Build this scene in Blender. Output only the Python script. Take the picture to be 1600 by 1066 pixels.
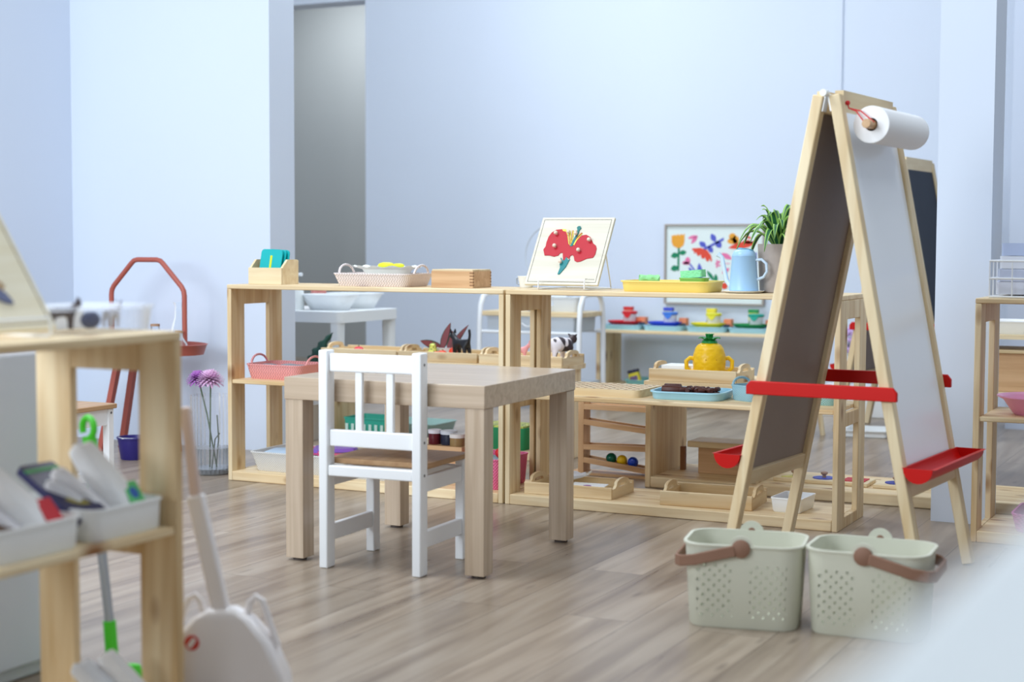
import bpy, bmesh, math, random
from mathutils import Vector, Matrix
for o in list(bpy.data.objects): bpy.data.objects.remove(o, do_unlink=True)
S = bpy.context.scene; C = S.collection
PI = math.pi
R = math.radians
rnd = random.Random(7)

def lin(c):
    return tuple(((v/255)/12.92 if v/255 <= .04045 else ((v/255+.055)/1.055)**2.4) for v in c)

# ---------------------------------------------------------------- camera
cam = bpy.data.cameras.new('camera'); co = bpy.data.objects.new('camera', cam); C.objects.link(co)
cam.sensor_width = 36; cam.lens = 2458.49/1600*36
co.location = (2.1168, -4.2161, .7925)
PITCH, ROLL, YAW = .0632, .0037, .4607
co.rotation_mode = 'XYZ'
m = Matrix.Rotation(YAW, 3, 'Z') @ Matrix.Rotation(PI/2-PITCH, 3, 'X') @ Matrix.Rotation(ROLL, 3, 'Z')
co.rotation_euler = m.to_euler('XYZ')
cam.dof.use_dof = True; cam.dof.focus_distance = 4.55; cam.dof.aperture_fstop = 2.9; cam.clip_start = .02
S.camera = co
# ---------------------------------------------------------------- light
w = bpy.data.worlds.new('world'); S.world = w; w.use_nodes = True
bg = w.node_tree.nodes['Background']; bg.inputs[0].default_value = (.80, .90, 1.0, 1); bg.inputs[1].default_value = .46
def area(name, loc, size, power, rot=(0, 0, 0), col=(1, 1, 1)):
    l = bpy.data.lights.new(name, 'AREA'); l.shape = 'RECTANGLE'; l.size, l.size_y = size; l.energy = power; l.color = col
    o = bpy.data.objects.new(name, l); C.objects.link(o); o.location = loc; o.rotation_euler = rot; return o
LC = (.86, .93, 1)
area('ceiling_or_fill_light', (-.7, -1.7, 3.1), (1.2, 1.2), 66, col=LC)
area('ceiling_or_fill_light', (1.6, -1.2, 3.1), (1.0, 1.0), 18, col=LC)
area('ceiling_or_fill_light', (-1.2, 1.5, 3.1), (1.6, 1.0), 56, col=LC)
area('ceiling_or_fill_light', (1.2, 1.9, 3.1), (1.2, .8), 12, col=LC)
area('window_light', (-1.2, -5.2, 1.9), (2.6, 1.8), 165, rot=(R(76), 0, R(-14)), col=(.84, .92, 1))
area('ceiling_or_fill_light', (2.5, .0, 2.9), (.6, .6), 9, col=LC)  # added fill without a known fixture, brightens the easel's white board
area('passage_fill', (-3.3, 4.0, 2.55), (.5, .5), 19, col=LC)  # invented lamp, lifts the grey wall of the unlit passage
S.view_settings.view_transform = 'Standard'; S.view_settings.look = 'None'
S.view_settings.exposure = .0; S.view_settings.gamma = 1

# ---------------------------------------------------------------- materials
def newmat(name):
    m = bpy.data.materials.new(name); m.use_nodes = True
    return m, m.node_tree.nodes, m.node_tree.links, m.node_tree.nodes['Principled BSDF']
_mc = {}
def plain(col, rough=.45, spec=.5, metal=0, name=None, bump=0, bscale=60, trans=0, ior=1.45, var=.05):
    k = (col, rough, spec, metal, bump, bscale, trans, var)
    if k in _mc: return _mc[k]
    m, n, l, p = newmat(name or 'plastic')
    c = lin(col); p.inputs['Roughness'].default_value = rough; p.inputs['Metallic'].default_value = metal
    p.inputs['Specular IOR Level'].default_value = spec; p.inputs['IOR'].default_value = ior
    p.inputs['Transmission Weight'].default_value = trans
    tc = n.new('ShaderNodeTexCoord'); ns = n.new('ShaderNodeTexNoise'); ns.inputs['Scale'].default_value = bscale if bump else 9
    ns.inputs['Detail'].default_value = 3
    l.new(tc.outputs['Object'], ns.inputs['Vector'])
    mx = n.new('ShaderNodeMix'); mx.data_type = 'RGBA'
    mx.inputs['A'].default_value = (*[v*(1-var) for v in c], 1); mx.inputs['B'].default_value = (*[min(1, v*(1+var)) for v in c], 1)
    l.new(ns.outputs['Fac'], mx.inputs['Factor']); l.new(mx.outputs['Result'], p.inputs['Base Color'])
    if bump:
        b = n.new('ShaderNodeBump'); b.inputs['Strength'].default_value = bump; b.inputs['Distance'].default_value = .004
        l.new(ns.outputs['Fac'], b.inputs['Height']); l.new(b.outputs['Normal'], p.inputs['Normal'])
    _mc[k] = m; return m

def wood(axis, light, dark, knot=None, rough=.5, stretch=14, fine=26, tint=.12, coat=0):
    k = ('wood', axis, light, dark, knot, rough, stretch)
    if k in _mc: return _mc[k]
    m, n, l, p = newmat('wood'); p.inputs['Roughness'].default_value = rough; p.inputs['Specular IOR Level'].default_value = .3; p.inputs['Coat Weight'].default_value = coat; p.inputs['Coat Roughness'].default_value = .22
    tc = n.new('ShaderNodeTexCoord'); oi = n.new('ShaderNodeObjectInfo')
    ad = n.new('ShaderNodeVectorMath'); ad.operation = 'MULTIPLY_ADD'
    cmb = n.new('ShaderNodeCombineXYZ')
    for i in range(3): l.new(oi.outputs['Random'], cmb.inputs[i])
    l.new(cmb.outputs[0], ad.inputs[0]); ad.inputs[1].default_value = (7.3, 4.1, 9.7); l.new(tc.outputs['Object'], ad.inputs[2])
    mp = n.new('ShaderNodeMapping'); sc = [fine]*3; sc['xyz'.index(axis)] = fine/stretch; mp.inputs['Scale'].default_value = sc
    l.new(ad.outputs[0], mp.inputs['Vector'])
    ns = n.new('ShaderNodeTexNoise'); ns.inputs['Scale'].default_value = 1; ns.inputs['Detail'].default_value = 5; ns.inputs['Distortion'].default_value = .6
    l.new(mp.outputs[0], ns.inputs['Vector'])
    cr = n.new('ShaderNodeValToRGB'); cr.color_ramp.elements[0].position = .32; cr.color_ramp.elements[1].position = .64
    cr.color_ramp.elements[0].color = (*lin(dark), 1); cr.color_ramp.elements[1].color = (*lin(light), 1)
    l.new(ns.outputs['Fac'], cr.inputs[0]); out = cr.outputs[0]
    if knot:
        mp2 = n.new('ShaderNodeMapping'); s2 = [11]*3; s2['xyz'.index(axis)] = 5.5; mp2.inputs['Scale'].default_value = s2
        l.new(ad.outputs[0], mp2.inputs['Vector'])
        vo = n.new('ShaderNodeTexVoronoi'); vo.inputs['Scale'].default_value = 1; l.new(mp2.outputs[0], vo.inputs['Vector'])
        c2 = n.new('ShaderNodeValToRGB'); c2.color_ramp.elements[0].position = .06; c2.color_ramp.elements[1].position = .20
        c2.color_ramp.elements[0].color = (1, 1, 1, 1); c2.color_ramp.elements[1].color = (0, 0, 0, 1)
        l.new(vo.outputs['Distance'], c2.inputs[0])
        mx = n.new('ShaderNodeMix'); mx.data_type = 'RGBA'; l.new(c2.outputs[0], mx.inputs['Factor']); l.new(out, mx.inputs['A'])
        mx.inputs['B'].default_value = (*lin(knot), 1); out = mx.outputs['Result']
    hv = n.new('ShaderNodeHueSaturation'); l.new(out, hv.inputs['Color'])
    mr = n.new('ShaderNodeMapRange'); mr.inputs['To Min'].default_value = 1-tint; mr.inputs['To Max'].default_value = 1+tint*.4
    l.new(oi.outputs['Random'], mr.inputs['Value']); l.new(mr.outputs[0], hv.inputs['Value'])
    l.new(hv.outputs[0], p.inputs['Base Color'])
    _mc[k] = m; return m
def pine(a): return wood(a, (240, 220, 182), (211, 178, 130), (150, 104, 64))
def clear_pine(a): return wood(a, (241, 224, 188), (220, 193, 148), None)
def oak(a): return wood(a, (206, 186, 163), (185, 163, 139), None, rough=.3, stretch=30, fine=60, tint=.03, coat=.6)
def beech(a): return wood(a, (214, 176, 134), (194, 152, 110), None, rough=.42, stretch=20, fine=50, tint=.03)
def seatwood(a): return wood(a, (196, 158, 118), (176, 136, 97), None, rough=.4, stretch=20, fine=50, tint=.03)

def weave(col, kind='knit', sc=1.0, rough=.6):
    k = ('weave', col, kind, sc)
    if k in _mc: return _mc[k]
    m, n, l, p = newmat('woven_plastic'); p.inputs['Roughness'].default_value = rough; c = lin(col)
    tc = n.new('ShaderNodeTexCoord'); sx = n.new('ShaderNodeSeparateXYZ'); l.new(tc.outputs['Object'], sx.inputs[0])
    a = n.new('ShaderNodeMath'); a.operation = 'ADD'; l.new(sx.outputs[0], a.inputs[0]); l.new(sx.outputs[1], a.inputs[1])
    def wv(src, f, ph=None):
        q = n.new('ShaderNodeMath'); q.operation = 'MULTIPLY'; l.new(src, q.inputs[0]); q.inputs[1].default_value = f*2*PI
        s = n.new('ShaderNodeMath'); s.operation = 'SINE'
        if ph is not None:
            z = n.new('ShaderNodeMath'); z.operation = 'ADD'; l.new(q.outputs[0], z.inputs[0]); l.new(ph, z.inputs[1]); l.new(z.outputs[0], s.inputs[0])
        else: l.new(q.outputs[0], s.inputs[0])
        return s.outputs[0]
    fu, fv = (105*sc, 75*sc) if kind == 'knit' else (120*sc, 120*sc)
    if kind == 'knit':
        zz = wv(sx.outputs[2], 75*sc); z2 = n.new('ShaderNodeMath'); z2.operation = 'MULTIPLY'; l.new(zz, z2.inputs[0]); z2.inputs[1].default_value = 1.6
        u = wv(a.outputs[0], fu, z2.outputs[0]); h = u
    else:
        u = wv(a.outputs[0], fu); v = wv(sx.outputs[2], fv)
        h_ = n.new('ShaderNodeMath'); h_.operation = 'MULTIPLY'; l.new(u, h_.inputs[0]); l.new(v, h_.inputs[1]); h = h_.outputs[0]
    mr = n.new('ShaderNodeMapRange'); mr.inputs['From Min'].default_value = -1; l.new(h, mr.inputs['Value'])
    mx = n.new('ShaderNodeMix'); mx.data_type = 'RGBA'; l.new(mr.outputs[0], mx.inputs['Factor'])
    mx.inputs['A'].default_value = (*[v*.72 for v in c], 1); mx.inputs['B'].default_value = (*[min(1, v*1.06) for v in c], 1)
    l.new(mx.outputs['Result'], p.inputs['Base Color'])
    b = n.new('ShaderNodeBump'); b.inputs['Strength'].default_value = .5; b.inputs['Distance'].default_value = .002
    l.new(h, b.inputs['Height']); l.new(b.outputs[0], p.inputs['Normal'])
    _mc[k] = m; return m

def perforated(col):
    m, n, l, p = newmat('perforated_plastic'); p.inputs['Roughness'].default_value = .5; p.inputs['Base Color'].default_value = (*lin(col), 1)
    tc = n.new('ShaderNodeTexCoord'); sx = n.new('ShaderNodeSeparateXYZ'); l.new(tc.outputs['Object'], sx.inputs[0])
    def M(op, a, b=None):
        q = n.new('ShaderNodeMath'); q.operation = op
        for i, v in enumerate((a, b)):
            if v is None: continue
            if isinstance(v, (int, float)): q.inputs[i].default_value = v
            else: l.new(v, q.inputs[i])
        return q.outputs[0]
    u = M('SINE', M('MULTIPLY', M('ADD', sx.outputs[0], sx.outputs[1]), PI/.0105))
    v = M('SINE', M('MULTIPLY', sx.outputs[2], PI/.0105))
    hole = M('GREATER_THAN', M('MULTIPLY', u, v), .5)
    zlo = M('GREATER_THAN', sx.outputs[2], .022); zhi = M('LESS_THAN', sx.outputs[2], .136)
    ax = M('ABSOLUTE', sx.outputs[0]); ay = M('ABSOLUTE', sx.outputs[1])
    fx = M('MULTIPLY', M('GREATER_THAN', ax, .017), M('LESS_THAN', ax, .092))
    fy = M('LESS_THAN', ay, .055)
    onface = M('MAXIMUM', M('MULTIPLY', fx, M('GREATER_THAN', ay, .06)), M('MULTIPLY', fy, M('GREATER_THAN', ax, .095)))
    mask = M('MULTIPLY', M('MULTIPLY', hole, onface), M('MULTIPLY', zlo, zhi))
    l.new(M('SUBTRACT', 1, mask), p.inputs['Alpha'])
    return m

def glass(col=(1, 1, 1), rough=.02, alpha=.18):
    k = ('glass', col, rough, alpha)
    if k in _mc: return _mc[k]
    m, n, l, p = newmat('clear_plastic')
    n.remove(p); out = n['Material Output']
    t = n.new('ShaderNodeBsdfTransparent'); t.inputs[0].default_value = (*col, 1)
    g = n.new('ShaderNodeBsdfPrincipled'); g.inputs['Base Color'].default_value = (*col, 1); g.inputs['Roughness'].default_value = rough+.05
    fr = n.new('ShaderNodeFresnel'); fr.inputs[0].default_value = 1.45
    ad = n.new('ShaderNodeMath'); ad.operation = 'ADD'; ad.use_clamp = True; ad.inputs[1].default_value = alpha; l.new(fr.outputs[0], ad.inputs[0])
    mx = n.new('ShaderNodeMixShader'); l.new(ad.outputs[0], mx.inputs[0]); l.new(t.outputs[0], mx.inputs[1]); l.new(g.outputs[0], mx.inputs[2])
    l.new(mx.outputs[0], out.inputs[0]); _mc[k] = m; return m

def wallmat(col, name='wall_paint'):
    m, n, l, p = newmat(name); p.inputs['Roughness'].default_value = .75; p.inputs['Specular IOR Level'].default_value = .25
    tc = n.new('ShaderNodeTexCoord'); ns = n.new('ShaderNodeTexNoise'); ns.inputs['Scale'].default_value = 1.3; ns.inputs['Detail'].default_value = 4
    l.new(tc.outputs['Object'], ns.inputs['Vector']); c = lin(col)
    mx = n.new('ShaderNodeMix'); mx.data_type = 'RGBA'; l.new(ns.outputs['Fac'], mx.inputs['Factor'])
    mx.inputs['A'].default_value = (*[v*.975 for v in c], 1); mx.inputs['B'].default_value = (*[min(1, v*1.02) for v in c], 1)
    l.new(mx.outputs['Result'], p.inputs['Base Color']); return m

def floormat():
    m, n, l, p = newmat('floor_planks'); p.inputs['Specular IOR Level'].default_value = .45
    tc = n.new('ShaderNodeTexCoord'); mp = n.new('ShaderNodeMapping'); mp.inputs['Rotation'].default_value = (0, 0, PI/2)
    l.new(tc.outputs['Object'], mp.inputs['Vector'])
    br = n.new('ShaderNodeTexBrick'); br.inputs['Scale'].default_value = 1; br.inputs['Brick Width'].default_value = 1.2; br.inputs['Row Height'].default_value = .15
    br.inputs['Mortar Size'].default_value = .0011; br.inputs['Mortar Smooth'].default_value = .3; br.offset = .37; br.inputs['Bias'].default_value = 0
    br.inputs['Color1'].default_value = (0, 0, 0, 1); br.inputs['Color2'].default_value = (1, 1, 1, 1); br.inputs['Mortar'].default_value = (.5, .5, .5, 1)
    l.new(mp.outputs[0], br.inputs['Vector'])
    ad = n.new('ShaderNodeVectorMath'); ad.operation = 'MULTIPLY_ADD'; l.new(br.outputs['Color'], ad.inputs[0]); ad.inputs[1].default_value = (3.1, 7.7, 1.3); l.new(tc.outputs['Object'], ad.inputs[2])
    g = n.new('ShaderNodeMapping'); g.inputs['Scale'].default_value = (26, 1.7, 1); l.new(ad.outputs[0], g.inputs['Vector'])
    ns = n.new('ShaderNodeTexNoise'); ns.inputs['Scale'].default_value = 1; ns.inputs['Detail'].default_value = 6; ns.inputs['Distortion'].default_value = .8; l.new(g.outputs[0], ns.inputs['Vector'])
    g2 = n.new('ShaderNodeMapping'); g2.inputs['Scale'].default_value = (7, .9, 1); l.new(ad.outputs[0], g2.inputs['Vector'])
    n2 = n.new('ShaderNodeTexNoise'); n2.inputs['Scale'].default_value = 1; n2.inputs['Detail'].default_value = 3; l.new(g2.outputs[0], n2.inputs['Vector'])
    cr = n.new('ShaderNodeValToRGB'); e = cr.color_ramp.elements
    e[0].position = .30; e[0].color = (*lin((112, 95, 81)), 1); e[1].position = .70; e[1].color = (*lin((181, 167, 150)), 1)
    e2 = e.new(.5); e2.color = (*lin((157, 140, 122)), 1)
    av = n.new('ShaderNodeMath'); av.operation = 'MULTIPLY_ADD'; l.new(ns.outputs['Fac'], av.inputs[0]); av.inputs[1].default_value = .55
    hf = n.new('ShaderNodeMath'); hf.operation = 'MULTIPLY'; l.new(n2.outputs['Fac'], hf.inputs[0]); hf.inputs[1].default_value = .45; l.new(hf.outputs[0], av.inputs[2])
    l.new(av.outputs[0], cr.inputs[0])
    hv = n.new('ShaderNodeHueSaturation'); l.new(cr.outputs[0], hv.inputs['Color'])
    mr = n.new('ShaderNodeMapRange'); mr.inputs['To Min'].default_value = .88; mr.inputs['To Max'].default_value = 1.08; l.new(br.outputs['Color'], mr.inputs['Value']); l.new(mr.outputs[0], hv.inputs['Value'])
    mk = n.new('ShaderNodeMix'); mk.data_type = 'RGBA'; l.new(br.outputs['Fac'], mk.inputs['Factor']); l.new(hv.outputs[0], mk.inputs['A']); mk.inputs['B'].default_value = (*lin((98, 84, 73)), 1)
    # dark growth marks
    g3 = n.new('ShaderNodeMapping'); g3.inputs['Scale'].default_value = (14, 3.2, 1); l.new(ad.outputs[0], g3.inputs['Vector'])
    vo = n.new('ShaderNodeTexVoronoi'); vo.inputs['Scale'].default_value = 1; l.new(g3.outputs[0], vo.inputs['Vector'])
    c3 = n.new('ShaderNodeValToRGB'); c3.color_ramp.elements[0].position = .04; c3.color_ramp.elements[0].color = (.55, .55, .55, 1); c3.color_ramp.elements[1].position = .14; c3.color_ramp.elements[1].color = (0, 0, 0, 1)
    l.new(vo.outputs['Distance'], c3.inputs[0])
    m3 = n.new('ShaderNodeMix'); m3.data_type = 'RGBA'; l.new(c3.outputs[0], m3.inputs['Factor']); l.new(mk.outputs['Result'], m3.inputs['A']); m3.inputs['B'].default_value = (*lin((88, 74, 64)), 1)
    l.new(m3.outputs['Result'], p.inputs['Base Color'])
    rr = n.new('ShaderNodeMapRange'); rr.inputs['To Min'].default_value = .24; rr.inputs['To Max'].default_value = .36; l.new(ns.outputs['Fac'], rr.inputs['Value']); l.new(rr.outputs[0], p.inputs['Roughness'])
    return m

WHITE = plain((247, 249, 251), .38, .5, name='white_paint', var=.01)
WPLAST = plain((244, 247, 248), .35, name='white_plastic', var=.01)
LBLUE = plain((166, 216, 236), .35, name='light_blue_plastic', var=.02)
RED = plain((198, 12, 6), .4, .3, name='red_plastic', var=.03)
DARK = plain((52, 50, 52), .5, name='dark_plastic')
WIRE = plain((240, 243, 246), .35, name='white_metal', var=.01)

# ---------------------------------------------------------------- mesh builder
def rr(w, d, r, z, cx=0, cy=0, n=5):
    r = max(1e-4, min(r, w/2-1e-4, d/2-1e-4)); pts = []
    for qx, qy, a0 in ((1, 1, 0), (-1, 1, PI/2), (-1, -1, PI), (1, -1, 1.5*PI)):
        for i in range(n+1):
            a = a0+PI/2*i/n
            pts.append((cx+qx*(w/2-r)+r*math.cos(a), cy+qy*(d/2-r)+r*math.sin(a), z))
    return pts
class MB:
    def __init__(s): s.v = []; s.f = []; s.mi = []; s.cur = 0; s.M = Matrix.Identity(4)
    def add(s, vs, fs):
        b = len(s.v); s.v += [tuple(s.M @ Vector(p)) for p in vs]; s.f += [[b+i for i in f] for f in fs]; s.mi += [s.cur]*len(fs); return s
    def at(s, loc=(0, 0, 0), rot=(0, 0, 0)):
        from mathutils import Euler
        s.M = Matrix.Translation(loc) @ Euler(rot).to_matrix().to_4x4(); return s
    def box(s, x0, x1, y0, y1, z0, z1):
        return s.add([(x, y, z) for z in (z0, z1) for x, y in ((x0, y0), (x1, y0), (x1, y1), (x0, y1))],
                     [(3, 2, 1, 0), (4, 5, 6, 7), (0, 1, 5, 4), (1, 2, 6, 5), (2, 3, 7, 6), (3, 0, 4, 7)])
    def loft(s, rings, cap0=True, cap1=True, closed=True):
        n = len(rings[0]); vs = [p for r in rings for p in r]; fs = []
        for k in range(len(rings)-1):
            for i in range(n if closed else n-1):
                j = (i+1) % n; fs.append((k*n+i, k*n+j, (k+1)*n+j, (k+1)*n+i))
        if cap0: fs.append(tuple(range(n-1, -1, -1)))
        if cap1: fs.append(tuple((len(rings)-1)*n+i for i in range(n)))
        return s.add(vs, fs)
    def lathe(s, prof, seg=28, c=(0, 0), sx=1, sy=1, cap0=True, cap1=True):
        return s.loft([[(c[0]+r*sx*math.cos(2*PI*i/seg), c[1]+r*sy*math.sin(2*PI*i/seg), z) for i in range(seg)] for r, z in prof], cap0, cap1)
    def tub(s, w, d, h, r, t=.003, taper=.9, lip=.004, z0=0, floor=.003, cx=0, cy=0):
        wb, db = w*taper, d-(w-w*taper)
        R_ = [rr(wb-.006, db-.006, r*.8, z0, cx, cy), rr(wb, db, r*.9, z0+.004, cx, cy), rr(w-2*lip, d-2*lip, r, z0+h-.004, cx, cy)]
        if lip: R_ += [rr(w, d, r+lip, z0+h-.004, cx, cy), rr(w, d, r+lip, z0+h, cx, cy)]
        else: R_ += [rr(w, d, r, z0+h, cx, cy)]
        R_ += [rr(w-2*lip-2*t, d-2*lip-2*t, r, z0+h, cx, cy), rr(wb-2*t, db-2*t, r*.8, z0+floor, cx, cy)]
        return s.loft(R_)
    def tube(s, pts, r, seg=10, closed=False):
        pts = [Vector(p) for p in pts]; n = len(pts); rings = []; up = None
        for i, p in enumerate(pts):
            a = pts[(i-1) % n] if (closed or i > 0) else p; b = pts[(i+1) % n] if (closed or i < n-1) else p
            t = (b-a).normalized()
            if up is None: up = Vector((0, 0, 1)) if abs(t.z) < .9 else Vector((1, 0, 0))
            u = (up-t*up.dot(t)); u = u.normalized() if u.length > 1e-6 else t.orthogonal().normalized(); v = t.cross(u); up = u
            q = r[i] if isinstance(r, (list, tuple)) else r
            rings.append([tuple(p+u*q*math.cos(2*PI*k/seg)+v*q*math.sin(2*PI*k/seg)) for k in range(seg)])
        if closed: rings.append(rings[0]); return s.loft(rings, False, False)
        return s.loft(rings)
    def bar(s, a, b, w, t, side):
        a, b = Vector(a), Vector(b); d = (b-a).normalized(); sd = Vector(side); sd = (sd-d*sd.dot(d)).normalized(); nn = d.cross(sd)
        q = [tuple(p+sd*i*w/2+nn*j*t/2) for p in (a, b) for i, j in ((-1, -1), (1, -1), (1, 1), (-1, 1))]
        return s.add(q, [(3, 2, 1, 0), (4, 5, 6, 7), (0, 1, 5, 4), (1, 2, 6, 5), (2, 3, 7, 6), (3, 0, 4, 7)])
    def ell(s, c, r, seg=16, rings=10):
        R_ = []
        for k in range(1, rings):
            a = PI*k/rings; R_.append([(c[0]+r[0]*math.sin(a)*math.cos(2*PI*i/seg), c[1]+r[1]*math.sin(a)*math.sin(2*PI*i/seg), c[2]-r[2]*math.cos(a)) for i in range(seg)])
        return s.loft(R_)
    def poly(s, pts, h0, h1):          # outline in xy, thickness in z
        return s.loft([[(x, y, h0) for x, y in pts], [(x, y, h1) for x, y in pts]])
    def build(s, name, mat, parent=None, bevel=0, smooth=None, loc=None, rot=None, sub=0):
        me = bpy.data.meshes.new(name); me.from_pydata(s.v, [], s.f)
        for mt in (mat if isinstance(mat, (list, tuple)) else [mat]): me.materials.append(mt)
        for p, i in zip(me.polygons, s.mi): p.material_index = i
        bm = bmesh.new(); bm.from_mesh(me); bmesh.ops.recalc_face_normals(bm, faces=bm.faces); bm.to_mesh(me); bm.free()
        o = bpy.data.objects.new(name, me); C.objects.link(o)
        if parent: o.parent = parent
        if loc: o.location = loc
        if rot: o.rotation_euler = rot
        if bevel:
            b = o.modifiers.new('bevel', 'BEVEL'); b.width = bevel; b.segments = 2; b.limit_method = 'ANGLE'; b.angle_limit = R(50)
        if sub:
            q = o.modifiers.new('sub', 'SUBSURF'); q.levels = q.render_levels = sub
        if smooth is None or smooth:
            me.polygons.foreach_set('use_smooth', [True]*len(me.polygons))
            me.set_sharp_from_angle(angle=R(38))
        return o
def B(*a): return MB().box(*a)
def skin(name, nodes, edges, mat, parent=None, sub=2, loc=None, rot=None):
    me = bpy.data.meshes.new(name); me.from_pydata([n[:3] for n in nodes], edges, []); me.materials.append(mat)
    o = bpy.data.objects.new(name, me); C.objects.link(o)
    if parent: o.parent = parent
    if loc: o.location = loc
    if rot: o.rotation_euler = rot
    sk = o.modifiers.new('skin', 'SKIN'); sk.use_smooth_shade = True
    for v, n in zip(me.skin_vertices[0].data, nodes):
        r = n[3] if len(n) > 3 else .01; v.radius = (r, r)
    me.skin_vertices[0].data[0].use_root = True
    q = o.modifiers.new('sub', 'SUBSURF'); q.levels = q.render_levels = sub
    return o
def tag(o, label, cat, group=None, kind=None):
    o['label'] = label; o['category'] = cat
    if group: o['group'] = group
    if kind: o['kind'] = kind
    return o
def thing(name, label, cat, loc=(0, 0, 0), rz=0, group=None, kind=None):
    o = bpy.data.objects.new(name, None); C.objects.link(o); o.location = loc; o.rotation_euler = (0, 0, rz); o.empty_display_size = .05
    return tag(o, label, cat, group, kind)
def struct(name, mb, mat, label=None, parent=None, **k):
    o = mb.build(name, mat, parent, smooth=False, **k)
    if not parent: o['kind'] = 'structure'; tag(o, label or name.replace('_', ' '), name.split('_')[0])
    return o
def arc(c, r, a0, a1, n, f):
    return [f(c[0]+r*math.cos(a0+(a1-a0)*i/n), c[1]+r*math.sin(a0+(a1-a0)*i/n)) for i in range(n+1)]

# ================================================================ setting
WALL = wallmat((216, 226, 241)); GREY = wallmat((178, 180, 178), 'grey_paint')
struct('floor', B(-7, 6, -7, 6, -.05, 0), floormat(), 'pale greyish wood plank floor of the classroom')
bk = MB()
bk.box(-2.465, 6, 3.2, 3.36, 0, 3.2).box(-5, -3.35, 3.2, 3.36, 0, 3.2).box(-3.35, -2.465, 3.2, 3.36, 2.105, 3.2)
struct('wall_back', bk, WALL, 'white back wall with a tall doorway opening at its left')
struct('wall_passage', MB().box(-5, 0, 4.7, 4.8, 0, 3.2).box(-2.30, -2.2, 3.36, 4.7, 0, 3.2), GREY, 'grey wall seen through the tall doorway opening')
struct('ceiling_passage', B(-5, -2.2, 3.36, 4.7, 2.6, 2.7), GREY, 'low grey ceiling of the passage behind the doorway')
struct('wall_left', B(-2.42, -2.26, -1.55, .65, 0, 3.2), WALL, 'shaded white side wall at the far left')
struct('wall_pier', B(-2.42, -1.307, .65, .812, 0, 3.2), WALL, 'white wall pier behind the terracotta table trolley')
struct('wall_right', B(1.209, 1.36, .307, .48, 0, 3.2), WALL, 'square white pillar right of the big easel')
struct('wall_pilaster', B(.14, .175, 3.19, 3.2, 0, 3.2), WALL, 'thin vertical wall strip on the back wall above the easel')
struct('wall_far_right', B(1.03, 6, 2.72, 2.8, 0, 3.2), wallmat((206, 217, 236)), 'white wall behind the right hand shelf')

# ================================================================ furniture builders
def shelf_unit(label, loc, rz=0, L=1.018, D=.293, Hh=.648, rail=True, group='open pine shelf units', rmid=True):
    t = thing('shelf_unit', label, 'shelf', loc, rz, group)
    e = .016; st = .076
    B(0, L, 0, D, Hh-.014, Hh).build('top_board', pine('x'), t, bevel=.0025)
    B(e, L-e, 0, D, 0, .031).build('bottom_board', pine('x'), t, bevel=.003)
    B(e, L-e, .004, D, .322, .335).build('shelf_board', pine('x'), t, bevel=.0025)
    for i, x in enumerate((0, L-e)):
        f = MB(); h1 = Hh-.0142
        f.box(x, x+e, .0005, st, 0, h1).box(x, x+e, D-st, D-.0005, 0, h1).box(x, x+e, st, D-st, h1-.052, h1)
        f.box(x, x+e, st, D-st, 0, .031)
        if i and rmid: f.box(x, x+e, st, D-st, .283, .322)
        f.build('end_frame', pine('z'), t, bevel=.002)
    return t
shelf_unit('open pine shelf unit behind the chair, pink and grey baskets on it', (-1.0206-.003, 0, 0))
shelf_unit('open pine shelf unit holding the flower puzzle and yellow tray', (0.0015, 0, 0))
shelf_unit('blurred near pine shelf unit at left with towels in white trays', (.53, -3.223, 0), PI/2)
shelf_unit('pine shelf unit at the right edge with a white wire basket on top', (1.368, .036, 0))

# ---- table
t = thing('play_table', 'square pale oak play table with thick top, chair pushed in', 'table', (.4418, -.9837, 0), R(1.56))
B(-.55, 0, 0, .55, .402, .457).build('table_top', oak('x'), t, bevel=.0015)
for x in (-.548, -.052):
    for y in (.002, .498):
        lg = B(x, x+.05, y, y+.05, .007, .402).build('leg', oak('z'), t, bevel=.001)
        MB().lathe([(.017, 0), (.018, .007)], 16, (x+.025, y+.025)).build('foot', plain((96, 86, 82), .6), lg)
# ---- chair
def chair():
    t = thing('child_chair', 'white wooden child chair with slatted back and tan seat', 'chair', (.02, -1.0405, 0), R(2.51))
    W = .2765
    for x in (0, W-.0235):
        B(x, x+.0235, 0, .038, 0, .53).build('back_post', WHITE, t, bevel=.003)
    for x in (0, W-.0235):
        B(x, x+.0235, .2326, .266, 0, .252).build('front_leg', WHITE, t, bevel=.003)
        B(x+.004, x+.0195, .038, .2326, .198, .236).build('seat_rail', WHITE, t, bevel=.002)
        B(x+.004, x+.0195, .038, .2326, .064, .104).build('stretcher', WHITE, t, bevel=.002)
    B(.0235, W-.0235, .010, .030, .478, .522).build('top_rail', WHITE, t, bevel=.004)
    B(.0235, W-.0235, .010, .028, .298, .338).build('lower_rail', WHITE, t, bevel=.003)
    B(.0235, W-.0235, .004, .03, .226, .252).build('rear_rail', WHITE, t, bevel=.003)
    for x in (.094, .178): B(x, x+.0185, .013, .025, .338, .478).build('slat', WHITE, t, bevel=.002)
    B(.0, W, .038, .27, .2525, .266).build('seat', seatwood('y'), t, bevel=.002)
    B(.0235, W-.0235, .24, .258, .2, .236).build('front_rail', WHITE, t, bevel=.002)
    for z in (.502, .318, .24):
        MB().at((W, .02, z), (0, PI/2, 0)).lathe([(.0034, -.001), (.0034, .0008)], 10).build('screw', plain((110, 112, 116), .4, metal=.6), t)
chair()
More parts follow.
